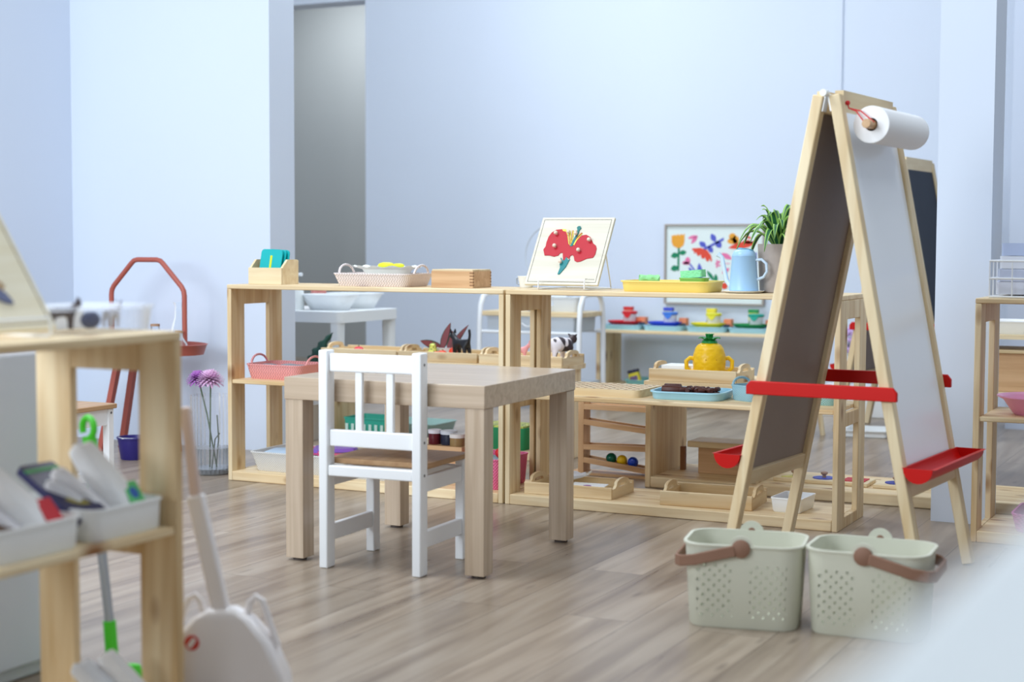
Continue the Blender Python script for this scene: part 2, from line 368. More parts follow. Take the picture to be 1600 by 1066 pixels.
# ---- small stool far left
t = thing('step_stool', 'white framed stool with wooden seat beside the purple bucket', 'stool', (-1.27, -.58, 0), 0)
B(-.15, .15, -.15, .15, .275, .29).build('seat', seatwood('y'), t, bevel=.003)
for x in (-.14, .118):
    for y in (-.14, .118): B(x, x+.024, y, y+.024, 0, .275).build('leg', WHITE, t, bevel=.002)
for x in (-.136, .122): B(x, x+.015, -.116, .118, .225, .275).build('seat_rail', WHITE, t)
for x in (-.136, .122): B(x, x+.015, -.116, .118, .06, .09).build('stretcher', WHITE, t)
MB().at((.142, .13, .262), (0, PI/2, 0)).lathe([(.004, -.001), (.004, .001)], 10).build('screw', plain((110, 112, 116), .4, metal=.6), t)

# ---- easels
def easel(label, loc, rz, panels, roll=True, L=.4218, t_=.0189, s_=.2398, Hh=1.13):
    t = thing('easel', label, 'easel', loc, rz)
    cp = clear_pine('z'); th = .026; wd = .03
    def pt(sg, p, y, off=0):       # p 0 top .. 1 floor along the slope, off = outward
        x = t_+(s_-t_)*p; z = Hh*(1-p); n = Vector((Hh, 0, s_-t_)).normalized()
        return Vector((sg*(x+n.x*off), y, z+n.z*off))
    for sg in (-1, 1):
        for y in (-L/2+wd/2, L/2-wd/2):
            MB().bar(pt(sg, 0, y), pt(sg, .998, y), wd, th, (0, 1, 0)).build('leg', cp, t, bevel=.003)
        MB().bar(pt(sg, .012, -L/2+wd), pt(sg, .012, L/2-wd), .05, th*.8, (0, 0, 1)).build('top_rail', clear_pine('y'), t)
        MB().bar(pt(sg, .796, -L/2+wd), pt(sg, .796, L/2-wd), .036, th*.8, pt(sg, 1, 0)-pt(sg, 0, 0)).build('lower_rail', clear_pine('y'), t, bevel=.002)
        # drawing board: outer face and hardboard back
        a, b = pt(sg, .035, 0, .004), pt(sg, .782, 0, .004)
        MB().bar(a, b, L-2*wd, .003, (0, 1, 0)).build('drawing_board', panels[0 if sg < 0 else 1], t)
        a, b = pt(sg, .035, 0, .0005), pt(sg, .782, 0, .0005)
        MB().bar(a, b, L-2*wd, .003, (0, 1, 0)).build('board_back', plain((152, 138, 130), .55, name='hardboard'), t)
        # red tray: a half-round trough along the bottom rail
        c = pt(sg, .765, 0, .044); y0, y1 = -L/2-.005, L/2+.01; rings = []
        prof = [(-.038, .012)]+[(.034*math.cos(a_)+.0, .012+.034*math.sin(a_)) for a_ in [PI+PI*i/10 for i in range(11)]]+[(.04, .012)]
        inn = [(.031*math.cos(a_), .0125+.031*math.sin(a_)) for a_ in [2*PI-PI*i/10 for i in range(11)]]
        ring = prof+inn
        mb = MB().loft([[(c.x+sg*x, y, c.z+z) for x, z in ring] for y in (y0, y1)], False, False)
        for y in (y0, y1):
            cap = [(c.x+sg*.034*math.cos(PI+PI*i/10), y, c.z+.012+.034*math.sin(PI+PI*i/10)) for i in range(11)]
            cap2 = [(p[0], y+(.003 if y == y0 else -.003), p[2]) for p in cap]
            mb.loft([cap, cap2])
        mb.build('paint_tray', RED, t)
    for sgy in (-1, 1):
        y = sgy*(L/2+.006); z = .45; p = 1-z/Hh; x = t_+(s_-t_)*p+.030
        pts = [(x-.010, .016), (x, .004), (x, -.016), (-x, -.016), (-x, .004), (-x+.010, .016)]
        mb = MB(); mb.loft([[(a_, y-.006, z+b_) for a_, b_ in pts], [(a_, y+.006, z+b_) for a_, b_ in pts]])
        mb.build('spreader', RED, t, bevel=.002)
    for sgy in (-1, 1):
        y0 = sgy*(L/2-.006) if sgy < 0 else L/2-.03
        h = MB()
        for sg in (-1, 1): h.bar(pt(sg, -.005, y0+.012, -.0155), pt(sg, .03, y0+.012, -.0155), .024, .003, (0, 1, 0))
        h.at((0, y0+.0, Hh+.004), (-PI/2, 0, 0)).lathe([(.008, -.024), (.008, 0)], 12)
        h.build('hinge', WIRE, t)
    if roll:
        c = Vector((.094, 0, 1.062))
        r = thing('paper_roll', 'white paper roll hanging on red cords from the big easel', 'paper roll', (0, 0, 0), 0)
        r.parent = None; r.location = loc; r.rotation_euler = (0, 0, rz)
        rot = (-PI/2, 0, 0)
        MB().at((c.x, -.168, c.z), rot).lathe([(.015, 0), (.0415, 0), (.0425, .001), (.0425, .309), (.0415, .31), (.015, .31), (.015, 0)], 40, cap0=False, cap1=False).build('paper', plain((246, 247, 249), .6, var=.01), r)
        MB().at((c.x, -.205, c.z), rot).lathe([(.0095, 0), (.0105, .001), (.0105, .372), (.0095, .373)], 20).build('rod', beech('y'), r)
        for y, yy in ((-.182, -.172), (.152, .16)):
            top = pt(1, .018, yy, .016)
            mb = MB()
            for dx in (-.011, .011):
                mb.tube([top, top+Vector((.003, 0, -.012)), ((top+c+Vector((dx, y, .011)))/2), (c.x+dx, y, c.z+.004)], .0016, 6)
            mb.ell(tuple(top), (.006, .006, .006), 8, 6)
            mb.build('cord', plain((206, 36, 40), .6), r)
    return t
CHALK = plain((44, 50, 62), .6, .3, name='chalkboard')
WB = plain((246, 250, 255), .22, 1.0, name='whiteboard', var=.01)
easel('big A-frame easel at right with white board and red trays', (1.1633, -.4405, 0), R(-4.82), (CHALK, WB))
easel('far easel with black chalkboard mostly hidden behind the big easel', (.678, 2.425, 0), R(-4.82), (CHALK, CHALK), roll=False)

# ---- storage baskets
SAGE = perforated((212, 212, 194)); SAGEP = plain((212, 212, 194), .5, name='sage_plastic', var=.02)
ROPE = plain((140, 104, 84), .6, name='brown_plastic', var=.05)
def storage_basket(label, loc, rz, side):
    t = thing('storage_basket', label, 'basket', loc, rz, 'grey-green baskets below the easel')
    W, D, Hh = .25, .19, .175
    MB().tub(W, D, Hh, .045, .003, .9, .004).build('body', SAGE, t)
    for sy in (-1, 1):
        y = sy*(D/2-.004)
        pts = [(.026*math.cos(a), Hh-.006+.026*math.sin(a)) for a in [PI*i/12 for i in range(13)]]
        MB().loft([[(x, y-.0015, z) for x, z in pts], [(x, y+.0025, z) for x, z in pts]]).build('tab', SAGEP, t)
        # brown handle pivot disc and the pin seen from inside
        MB().at((0, y+sy*.003, Hh-.006), (-sy*PI/2, 0, 0)).lathe([(.019, 0), (.019, .004), (.016, .006)], 20).build('pivot', ROPE, t)
        MB().at((0, y-sy*.0015, Hh-.002), (sy*PI/2, 0, 0)).lathe([(.008, 0), (.007, .0012)], 12).build('pin', ROPE, t)
    # folded-down handle running round one short side
    dz = -.042; x1 = side*(W/2+.012); y0 = D/2+.004
    ring = []
    path = [(side*.012, -y0, Hh-.010), (side*.05, -y0, Hh-.020), (side*.095, -y0-.001, Hh-.032), (x1-side*.012, -y0+.012, Hh-.038), (x1, -y0+.035, Hh-.04),
            (x1, 0, Hh-.04), (x1, y0-.035, Hh-.04), (x1-side*.012, y0-.012, Hh-.038), (side*.095, y0+.001, Hh-.032), (side*.05, y0, Hh-.020), (side*.012, y0, Hh-.010)]
    mb = MB(); rings = []
    for i, p in enumerate(path):
        a = Vector(path[max(0, i-1)]); b = Vector(path[min(len(path)-1, i+1)]); d = (b-a).normalized(); nn = Vector((0, 0, 1)).cross(d).normalized(); u = d.cross(nn)
        hw = .0115
        rings.append([tuple(Vector(p)+nn*i_*.003+u*j_*hw) for i_, j_ in ((-1, -1), (1, -1), (1, 1), (-1, 1))])
    mb.loft(rings).build('handle', ROPE, t, bevel=.002)
storage_basket('left grey-green perforated basket, its brown handle swung left', (1.108, -1.075, 0), R(11), -1)
storage_basket('right grey-green perforated basket, its brown handle swung right', (1.362, -1.035, 0), R(3), 1)
#PART2
# ================================================================ things on the left unit, top
T = .648; MS = .335; BB = .031; BT = .345
def leaf2d(x0, y0, x1, y1, wd, n=9, belly=.5):
    d = Vector((x1-x0, y1-y0)); L = d.length; d /= L; q = Vector((-d.y, d.x)); a = []; b = []
    for i in range(n+1):
        t = i/n; hw = wd*(math.sin(PI*t**(math.log(.5)/math.log(belly))))**.8 if 0 < t < 1 else 0
        c = Vector((x0, y0))+d*L*t
        a.append(tuple(c+q*hw)); b.append(tuple(c-q*hw))
    return a+b[-2:0:-1]
def circ2d(cx, cy, r, n=20, ry=None): return [(cx+r*math.cos(2*PI*i/n), cy+(ry or r)*math.sin(2*PI*i/n)) for i in range(n)]

# card box with teal cards
TEAL = plain((0, 176, 178), .45, name='teal_card', var=.02)
def card_box():
    t = thing('card_box', 'pale wooden card box with sloped sides holding teal cards', 'box', (-.925, .125, T), 0)
    W, D = .132, .10; cp = clear_pine('x')
    B(-W/2, W/2, -D/2, -D/2+.008, 0, .055).build('front_panel', cp, t, bevel=.001)
    B(-W/2, W/2, D/2-.008, D/2, 0, .08).build('back_panel', cp, t, bevel=.001)
    B(-W/2+.008, W/2-.008, -D/2+.008, D/2-.008, 0, .006).build('base', cp, t)
    for x in (-W/2, W/2-.008):
        pr = [(-D/2+.008, 0), (D/2-.008, 0), (D/2-.008, .082), (-.012, .082), (-D/2+.008, .056)]
        MB().loft([[(xx, y, z) for y, z in pr] for xx in (x, x+.008)]).build('side_panel', cp, t)
    return t
card_box()
for i in range(3):
    lab = ['front teal card with a yellow stroke in the wooden card box', 'middle teal card just behind the front card in the box', 'rearmost teal card in the wooden card box'][i]
    c = thing('number_card', lab, 'card', (-.926+.005*i, .098+.013*i, T+.008), 0, 'teal cards in the wooden box')
    c.rotation_euler = (R(-9), R(3), 0)
    MB().at((0, 0, 0), (PI/2, 0, 0)).loft([rr(.084, .108, .012, z, 0, .054) for z in (-.002, .002)]).build('card', TEAL, c)
    if i == 0: MB().at((0, 0, 0), (PI/2, 0, 0)).poly([(-.004, .02), (.004, .02), (.004, .088), (-.004, .088)], .002, .0028).build('stroke', plain((216, 226, 40), .5), c)
# woven basket with plate
def woven_tray(name, label, loc, rz, w, d, h, mat, group=None, handles=True, hh=.03, r=.03):
    t = thing(name, label, 'basket', loc, rz, group)
    MB().tub(w, d, h, r, .003, .90, .002).build('body', mat, t)
    if handles:
        for s in (-1, 1):
            x = s*(w/2-.004); hw = min(d*.34, .045)
            pts = [(x+s*.004*math.sin(PI*i/10), hw*math.cos(PI*i/10), h-.004+hh*math.sin(PI*i/10)) for i in range(11)]
            MB().tube(pts, .0038, 8).build('handle', mat, t)
    return t
woven_tray('woven_basket', 'blush white woven basket with loop handles on the left shelf top', (-.505, .135, T), 0, .285, .19, .042, weave((250, 236, 232)))
t = thing('serving_plate', 'off-white scalloped plate sitting in the blush woven basket', 'plate', (-.497, .145, T+.004), 0)
rings = []
for r_, z, am in ((.02, .0, 0), (.055, .001, 0), (.085, .050, .0), (.116, .058, .03), (.118, .060, .03), (.086, .053, 0), (.05, .006, 0), (.015, .005, 0)):
    rings.append([(r_*1.02*(1+am*math.cos(12*a))*math.cos(a), r_*.7*(1+am*math.cos(12*a))*math.sin(a), z+am*.1*math.cos(12*a)) for a in [2*PI*i/72 for i in range(72)]])
MB().loft(rings).build('dish', plain((240, 244, 236), .35, var=.01), t)
YG = plain((226, 228, 40), .5, name='yellow_pieces')
for x, y, s, lab in ((0, -.0, 1, 'large yellow piece heaped in the middle of the scalloped plate'), (.045, .0, .7, 'small yellow piece at right on the scalloped plate')):
    tag(MB().ell((-.50+x, .145+y, T+.066), (.030*s, .022*s, .011*s), 12, 8).build('toy_piece', YG), lab, 'toy piece')
# finger jointed box
t = thing('wooden_box', 'tan finger-jointed wooden box with pale lid on the left shelf top', 'box', (-.2245, .142, T), 0)
B(-.0735, .0735, -.062, .062, 0, .052).build('body', beech('x'), t, bevel=.0008)
B(-.072, .072, -.060, .060, .052, .057).build('lid', clear_pine('x'), t, bevel=.0008)
jm = plain((150, 112, 78), .6)
for y in (-.062, .054):
    j = MB()
    for k in range(5):
        j.box(.0732, .0738, y, y+.008, .006+k*.0095, .0106+k*.0095)
        if y < 0: j.box(.062, .0736, -.0623, -.0618, .006+k*.0095, .0106+k*.0095)
    j.build('finger_joint', jm, t)

# ================================================================ right unit, top
t = thing('small_pitcher', 'small white pitcher on the left shelf top beside the flower puzzle', 'pitcher', (-.045, .24, T), R(180))
MB().lathe([(.018, 0), (.02, .002), (.027, .034), (.029, .036), (.026, .034), (.018, .004)], 24).build('body', WPLAST, t)
MB().tube([(.022, 0, .03), (.034, 0, .028), (.033, 0, .012), (.02, 0, .008)], .0025, 8).build('handle', plain((150, 160, 172), .4), t)

def puzzle_map(x, y):
    u = (x-(325-(y-125)*.2735))/970; v = (990-y)/865
    return ((u-.5)*.222, .009+v*.222)
def pm(pts): return [puzzle_map(*p) for p in pts]
def flower_puzzle():
    t = thing('flower_puzzle', 'square wooden puzzle board showing a red hibiscus flower', 'puzzle', (.158, .054, T+.017), 0)
    t.rotation_euler = (R(90-33), 0, 0)
    B(-.12, .12, 0, .24, -.010, 0).build('board', wood('x', (226, 221, 205), (216, 209, 190), None, fine=40, tint=.02), t, bevel=.001)
    fr = MB(); a, b, c, d, e = -.112, .112, .008, .232, .0011
    fr.box(a, b, c, c+e, 0, .0004).box(a, b, d-e, d, 0, .0004).box(a, a+e, c, d, 0, .0004).box(b-e, b, c, d, 0, .0004)
    fr.build('border_line', plain((70, 60, 52), .6), t)
    redp = [(580,262),(500,270),(430,310),(385,370),(355,450),(345,505),(312,550),(330,630),(400,630),(470,645),(530,630),(560,595),(595,590),(600,690),(630,700),(650,650),(690,680),(700,640),(730,620),(755,640),(765,700),(800,718),(850,710),(940,670),(1030,655),(1060,610),(1080,530),(1070,490),(1030,460),(1015,420),(990,370),(935,340),(870,350),(800,420),(740,500),(700,505),(680,460),(665,350),(640,290)]
    MB().poly(pm(redp), 0, .0025).build('petals', plain((190, 22, 42), .5, name='red_paint', var=.03), t)
    MB().poly(pm([(570,660),(555,760),(560,800),(525,890),(550,890),(640,790),(700,680),(675,700),(650,655),(625,700),(600,705)]), 0, .0035).build('calyx', plain((30, 132, 136), .5), t)
    y = MB()
    for p in ([(585,262),(640,265),(655,300),(672,360),(690,480),(680,470),(664,350),(640,295),(600,290)], [(675,280),(705,285),(712,480),(700,485)], [(735,275),(752,290),(722,490),(708,490)],
              [(880,315),(850,320),(790,390),(745,480),(760,490),(800,420),(850,355)]):
        y.poly(pm(p), 0, .0030)
    y.build('stamens', plain((246, 236, 90), .5), t)
    y = MB()
    for p in ([(680,285),(690,275),(706,470),(698,475)], [(738,280),(746,280),(716,470),(708,470)], [(868,310),(878,318),(780,420),(770,415)], [(775,290),(800,285),(800,310),(780,315)]):
        y.poly(pm(p), .0005, .0034)
    y.build('stamen_stripes', plain((170, 40, 40), .5), t)
    MB().poly(pm([(700,505),(735,505),(775,430),(825,310),(832,282),(862,250),(850,220),(820,222),(800,240),(808,275),(795,330),(760,390)]), .0005, .0036).build('pistil', plain((34, 120, 116), .5), t)
    for p in ((505,335),(488,515),(985,428),(833,572),(572,735),(690,320),(795,340)):
        q = puzzle_map(*p)
        MB().lathe([(.003, 0), (.003, .007), (.0055, .010), (.0062, .013), (.004, .0165), (.0005, .017)], 14, q).build('knob', plain((226, 206, 186), .35, name='knob_wood'), t)
    mk = MB(); 
    for i, (x0, x1) in enumerate(((915, 930), (935, 948), (960, 972), (978, 990), (996, 1008), (1014, 1026), (1032, 1044))):
        a = puzzle_map(x0, 960); b = puzzle_map(x1, 940); mk.box(a[0], b[0], a[1], b[1] if i < 2 else b[1]-.001, 0, .0004)
    mk.build('small_mark', plain((120, 110, 100), .6), t)
flower_puzzle()
def wire_stand(label, loc, w=.15, rz=0, par=None):
    t = thing('display_stand', label, 'stand', loc, rz)
    mb = MB()
    for x in (-w/2, w/2):
        mb.tube([(x, -.012, .030), (x, -.014, .006), (x, -.008, .003), (x, .02, .003), (x, .19, .003), (x, .185, .02), (x, .122, .17)], .0022, 6)
    mb.tube([(-w/2, -.012, .030), (w/2, -.012, .030)], .0022, 6)
    mb.tube([(-w/2, .122, .17), (w/2, .122, .17)], .0022, 6).tube([(-w/2, .19, .003), (w/2, .19, .003)], .0022, 6)
    mb.build('wire_frame', WIRE, t); return t
wire_stand('white wire stand holding up the red flower puzzle', (.168, .05, T))

t = thing('plastic_tray', 'pale yellow plastic tray with cleaning things on the shelf top', 'tray', (.487, .125, T), 0)
MB().tub(.285, .17, .032, .035, .003, .94, .005).build('body', plain((246, 222, 122), .4, name='yellow_plastic', var=.02), t)
def cloth(label, loc, rz, col):
    t = MB(); rings = []
    for i in range(9):
        x = -.028+.007*i; r = .016+.0015*math.sin(i*1.7)
        rings.append([(x+.003*math.sin(j*1.3), (r*1.4+.001*math.sin(3*j+i))*math.cos(2*PI*j/16), .010+r*.75*math.sin(2*PI*j/16)) for j in range(16)])
    o = t.loft(rings).build('cloth', plain(col, .9, bump=.4, bscale=220)); o.location = loc; o.rotation_euler = (0, 0, rz)
    return tag(o, label, 'cloth')
cloth('folded light green cloth at left in the yellow tray', (.418, .115, T+.026), R(20), (150, 216, 150))
o = B(-.019, .019, -.012, .012, 0, .012).build('eraser', WPLAST, bevel=.003); o.location = (.478, .11, T+.018); tag(o, 'small white block between green cloth and sponge', 'block')
t = thing('soap_dish', 'grass green dish under the sponge in the yellow tray', 'dish', (.556, .12, T+.003), 0)
MB().tub(.082, .055, .038, .012, .002, .9, .002).build('body', plain((128, 186, 84), .45), t)
o = MB().at((0, 0, 0), (0, R(-5), 0)).loft([rr(.066, .044, .006, z) for z in (0, .002, .020, .022)]).build('sponge', plain((146, 232, 176), .9, bump=.8, bscale=160)); o.location = (.553, .12, T+.041)
tag(o, 'mint green sponge lying on the green dish', 'sponge')

t = thing('watering_can', 'light blue small watering can on a white saucer', 'watering can', (.7105, .105, T+.006), 0)
BL = plain((166, 206, 240), .3, name='blue_enamel', var=.02)
MB().lathe([(.040, 0), (.042, .003), (.034, .098), (.035, .1), (.033, .1), (.038, .006), (.02, .005)], 32).build('body', BL, t)
MB().lathe([(.0345, .098), (.0345, .101), (.030, .112), (.022, .118), (.006, .118), (.006, .114)], 32, cap1=True).build('collar', BL, t)
MB().at((.004, 0, .118), (0, R(8), 0)).lathe([(.024, -.006), (.024, 0), (.02, .003), (.002, .004)], 24, sx=1, sy=.8).build('lid_opening', plain((92, 150, 176), .4), t)
MB().tube([(-.036, 0, .012), (-.052, 0, .03), (-.058, 0, .06), (-.066, 0, .095), (-.078, 0, .104)], [.008, .007, .006, .006, .008], 12).build('spout', plain((206, 226, 242), .3), t)
MB().tube([(.034, 0, .088), (.052, 0, .090), (.066, 0, .078), (.068, 0, .056), (.058, 0, .040), (.038, 0, .032)], .0042, 10).build('handle', plain((196, 216, 234), .3), t)
t = MB().lathe([(.03, 0), (.052, .002), (.060, .007), (.046, .0055), (.02, .0055)], 32).build('saucer', WPLAST); t.location = (.7105, .105, T); tag(t, 'white saucer under the light blue watering can', 'saucer')

# plant in grey pot
VAR = plain((150, 196, 96), .45, name='pale_leaf', var=.12); VARD = plain((40, 96, 58), .45, name='dark_leaf', var=.15)
def arch_leaf(parent, a, reach, rise, wd, droop, mats, name='leaf', base=(0, 0, 0), twist=0, n=10, r0=.008):
    ca, sa = math.cos(a), math.sin(a); mb = MB(); L = []
    for i in range(n+1):
        t = i/n; r = r0+reach*t; z = rise*math.sin(min(1, t*1.15)*PI/2)-droop*t**3
        hw = wd*min(1, .35+t*2.2)*(1-t**3)**.8+.0004
        p = Vector((base[0]+ca*r, base[1]+sa*r, base[2]+z)); q = Vector((-sa, ca, twist)).normalized()
        L.append((p-q*hw+Vector((0, 0, hw*.35)), p-q*hw*.55+Vector((0, 0, hw*.1)), p, p+q*hw*.55+Vector((0, 0, hw*.1)), p+q*hw+Vector((0, 0, hw*.35))))
    vs = [tuple(p) for row in L for p in row]; b = []
    for i in range(n):
        for j in range(4): b.append((i*5+j, i*5+j+1, (i+1)*5+j+1, (i+1)*5+j))
    mb.v = vs; mb.f = [list(f) for f in b]; mb.mi = [0 if (k % 4) in (0, 3) else 1 for k in range(len(b))]
    o = mb.build(name, mats, parent); s = o.modifiers.new('thick', 'SOLIDIFY'); s.thickness = .0008
    return o
t = thing('potted_plant', 'potted plant with striped arching leaves beside the watering can', 'plant', (.790, .185, T), 0)
MB().lathe([(.052, 0), (.055, .003), (.062, .135), (.062, .14), (.057, .14), (.054, .115), (.01, .112)], 36).build('pot', plain((172, 160, 152), .8, bump=.3, bscale=40, var=.12, name='concrete'), t)
MB().lathe([(.055, .116), (.03, .12), (.002, .121)], 20).build('soil', plain((84, 66, 54), .9, bump=.6), t)
for k in range(36):
    a = k*2.399+.3; f = (k % 6)/5
    arch_leaf(t, a, .045+.085*f+rnd.uniform(0, .014), .124-.030*f+rnd.uniform(-.012, .012), .0115, .002+.115*f, [VAR, VARD], base=(0, 0, .118), twist=rnd.uniform(-.4, .4), r0=.004)

# ================================================================ right unit, middle board
t = thing('counting_board', 'pale wooden board with rows of carved marks beside the play table', 'board', (.245, .163, MS), 0)
MB().loft([rr(.325, .20, .022, z) for z in (0, .002, .020, .022)]).build('board', clear_pine('x'), t)
mk = MB(); mk2 = MB(); r2 = random.Random(3)
for i in range(12):
    for j in range(6):
        x = -.142+i*.0258; y = -.082+j*.0325
        (mk if (i+j) % 3 else mk2).at((x, y, .0221), (0, 0, r2.uniform(-.6, .6))).box(-.007, .005, -.0016, .0016, 0, .0006).box(-.0016, .0016, -.007, .004, 0, .0006)
mk.build('carved_mark', plain((176, 132, 100), .6), t); mk2.build('carved_mark', plain((110, 76, 60), .6), t)
t = thing('plastic_tray', 'light blue tray heaped with dark brown pieces on the middle board', 'tray', (.543, .152, MS), R(4))
MB().tub(.225, .19, .024, .04, .003, .93, .005).build('body', LBLUE, t)
CH = plain((78, 38, 30), .45, name='brown_wood', var=.15)
def log(label, loc, rz, r, L, grp=None):
    o = MB().at((0, 0, r), (0, PI/2, 0)).lathe([(r*.9, -L/2), (r, -L/2+.002), (r, L/2-.002), (r*.9, L/2)], 16).build('wooden_block', CH); o.location = loc; o.rotation_euler = (0, 0, rz)
    return tag(o, label, 'block', grp)
log('large brown round block at front left of the blue tray', (.492, .115, MS+.010), R(8), .0135, .058)
log('brown round block behind the large one in the blue tray', (.480, .155, MS+.012), R(4), .0135, .05)
for k in range(30):
    x = .528+.021*(k % 5)+rnd.uniform(-.004, .004); y = .10+.03*((k//5) % 3)+rnd.uniform(-.004, .004)
    log('small dark brown wooden piece piled in the light blue tray', (x, y, MS+.006+.014*(k//15)), rnd.uniform(0, 3), .0072, .019, 'small brown pieces in the blue tray')
woven_tray('woven_basket', 'small light blue woven basket beside the blue tray', (.722, .165, MS), R(-30), .10, .10, .046, weave((168, 214, 232), 'dots', 1.2), hh=.022, r=.02)

# ================================================================ trays of pine with arched ends
def pine_tray(label, loc, rz, w, d, h=.036, group='pine trays with arched end handles', hump=.017):
    t = thing('wooden_tray', label, 'tray', loc, rz, group); th = .009
    B(-w/2+th, w/2-th, -d/2+th, d/2-th, 0, .006).build('base', clear_pine('x'), t)
    B(-w/2, w/2, -d/2, -d/2+th, 0, h).build('front_wall', pine('x'), t, bevel=.002)
    B(-w/2, w/2, d/2-th, d/2, 0, h).build('back_wall', pine('x'), t, bevel=.002)
    hw = min(.05, d*.3)
    for s in (-1, 1):
        x0 = s*w/2-(th if s > 0 else 0); mb = MB(); mb.box(x0, x0+th, -d/2+th, d/2-th, 0, h-.006)
        out = [(-hw-.012, h-.006)]+[(-hw*math.cos(PI*i/12), h+.002+(hump)*math.sin(PI*i/12)**.7) for i in range(13)]+[(hw+.012, h-.006)]
        inn = [(-hw*.62, h-.006)]+[(-hw*.62*math.cos(PI*i/12), h-.002+(hump-.010)*math.sin(PI*i/12)**.7) for i in range(13)]+[(hw*.62, h-.006)]
        n = len(out); vs = [(x, y, z) for x in (x0, x0+th) for y, z in out+inn]; fs = []
        for i in range(n-1):
            fs += [(i, i+1, n+i+1, n+i), (2*n+i, 3*n+i, 3*n+i+1, 2*n+i+1), (i, 2*n+i, 2*n+i+1, i+1), (n+i, n+i+1, 3*n+i+1, 3*n+i)]
        mb.add(vs, fs); mb.build('end_handle', pine('y'), t)
    return t
pine_tray('pine tray with white pouch and card on the bottom board', (.19, .13, BB), R(1), .285, .185)
t = MB(); rings = []
for i in range(8):
    x = -.055+.0155*i; hw = [.030, .036, .037, .036, .034, .028, .014, .010][i]; z = [.02, .028, .03, .029, .026, .022, .012, .012][i]
    rings.append([(x, hw*math.cos(2*PI*j/14), .0+z/2+z/2*math.sin(2*PI*j/14)+(.002*math.sin(j*2+i))) for j in range(14)])
p = thing('drawstring_pouch', 'white cloth drawstring pouch lying in the pine tray', 'pouch', (.145, .165, BB+.03), R(12)); p.rotation_euler = (0, R(-16), R(12))
t.loft(rings).build('bag', plain((228, 232, 240), .9, bump=.3, bscale=90), p)
MB().tube([(.044, 0, .008), (.056, .012, .006), (.07, .006, .01), (.062, -.012, .004), (.048, -.004, .008)], .0028, 6, True).build('cord', plain((232, 228, 220), .8), p)
c = thing('picture_card', 'white card with purple flower lying in the pine tray', 'card', (.225, .11, BB+.024), R(3)); c.rotation_euler = (R(4), 0, R(3))
B(-.055, .055, -.04, .04, 0, .0015).build('card', WPLAST, c)
MB().poly(leaf2d(-.014, .004, .014, .0, .009), .0015, .0019).build('printed_flower', plain((150, 100, 170), .6), c)
pine_tray('empty pine tray with an arched handle near the easel', (.62, .13, BB), R(4), .272, .185, .042)
t = thing('plastic_box', 'small white box on the bottom board behind the easel leg', 'box', (.858, .13, BB), R(-3))
MB().tub(.092, .135, .042, .008, .002, .88, .0015).build('body', WPLAST, t)
o = MB().ell((0, 0, 0), (.026, .034, .012), 14, 8).build('bead_heap', plain((110, 120, 170), .7, bump=.6, bscale=200)); o.location = (.86, .14, BB+.014); tag(o, 'bluish beads filling the small white box', 'beads', kind='stuff')

# ================================================================ low bench behind, ball run, pineapple
t = thing('low_bench', 'low pine bench behind the right shelf with long base board', 'bench', (.256, .503, 0), 0)
MB().loft([rr(.40, .36, .012, z, .19, .18) for z in (.328, .331, .343, .345)]).build('top_board', pine('x'), t)
B(0, .018, .0, .34, 0, .328).build('side_panel', pine('z'), t, bevel=.002)
B(.355, .373, .0, .34, .036, .328).build('side_panel', pine('z'), t, bevel=.002)
B(.018, 1.35, .0, .34, 0, .036).build('base_board', pine('x'), t, bevel=.004)
pine_tray('pine tray holding the yellow pineapple on the low bench', (.405, .62, BT), 0, .295, .19, .040)
# pineapple cup
t = thing('pineapple_container', 'yellow toy pineapple container with green crown and two handles', 'toy', (.437, .60, BT+.02), R(26))
YEL = plain((244, 196, 22), .35, name='yellow_plastic', var=.03)
def pineapple_body():
    rings = []; n = 48; prof = [(.0, .034), (.003, .043), (.015, .050), (.04, .0535), (.065, .052), (.085, .046), (.098, .037), (.103, .026)]
    z = [p[0] for p in prof]; r = [p[1] for p in prof]; m_ = 36
    def rad(zz):
        for i in range(len(z)-1):
            if zz <= z[i+1]: f = (zz-z[i])/(z[i+1]-z[i]); return r[i]+(r[i+1]-r[i])*f
        return r[-1]
    for k in range(m_+1):
        zz = .103*k/m_; row = []
        for i in range(n):
            a = 2*PI*i/n; g = min(abs(((a*8/(2*PI)+zz/.030) % 1)-.5), abs(((a*8/(2*PI)-zz/.030) % 1)-.5))
            row.append(((rad(zz)-.0026*(1-min(1, g/.12)))*math.cos(a), (rad(zz)-.0026*(1-min(1, g/.12)))*math.sin(a), zz))
        rings.append(row)
    return MB().loft(rings)
b = pineapple_body().build('body', YEL, t)
for s in (-1, 1): MB().tube([(s*.046, 0, .052), (s*.062, 0, .055), (s*.074, 0, .045), (s*.073, 0, .022), (s*.060, 0, .011), (s*.046, 0, .014)], .0072, 12).build('handle', YEL, t)
GR = plain((30, 138, 62), .4, name='green_plastic', var=.06)
MB().lathe([(.024, .100), (.027, .104), (.022, .112), (.002, .112)], 24).build('lid', GR, t)
for k in range(8): arch_leaf(t, k*PI/4+.2, .028, .016, .009, .004, [GR, GR], base=(0, 0, .106), name='crown_leaf', r0=.010)
for k in range(5): arch_leaf(t, k*2*PI/5, .011, .024, .008, .0, [GR, GR], base=(0, 0, .108), name='crown_leaf', r0=.004)
dk = plain((190, 130, 10), .5)
for x in (-.017, .017):
    for z_ in (.052, .070):
        MB().at((x, -.0465+abs(x)*.1+(.004 if z_ > .06 else 0), z_), (PI/2, 0, 0)).lathe([(.0018, -.004), (.0018, .0062)], 8).build('dimple', dk, t)
o = MB().box(-.055, .055, -.045, .045, 0, .012).build('paper_pad', WPLAST, bevel=.001); o.location = (.335, .625, BT+.036); tag(o, 'white paper pad lying at left in the pineapple tray', 'paper pad')
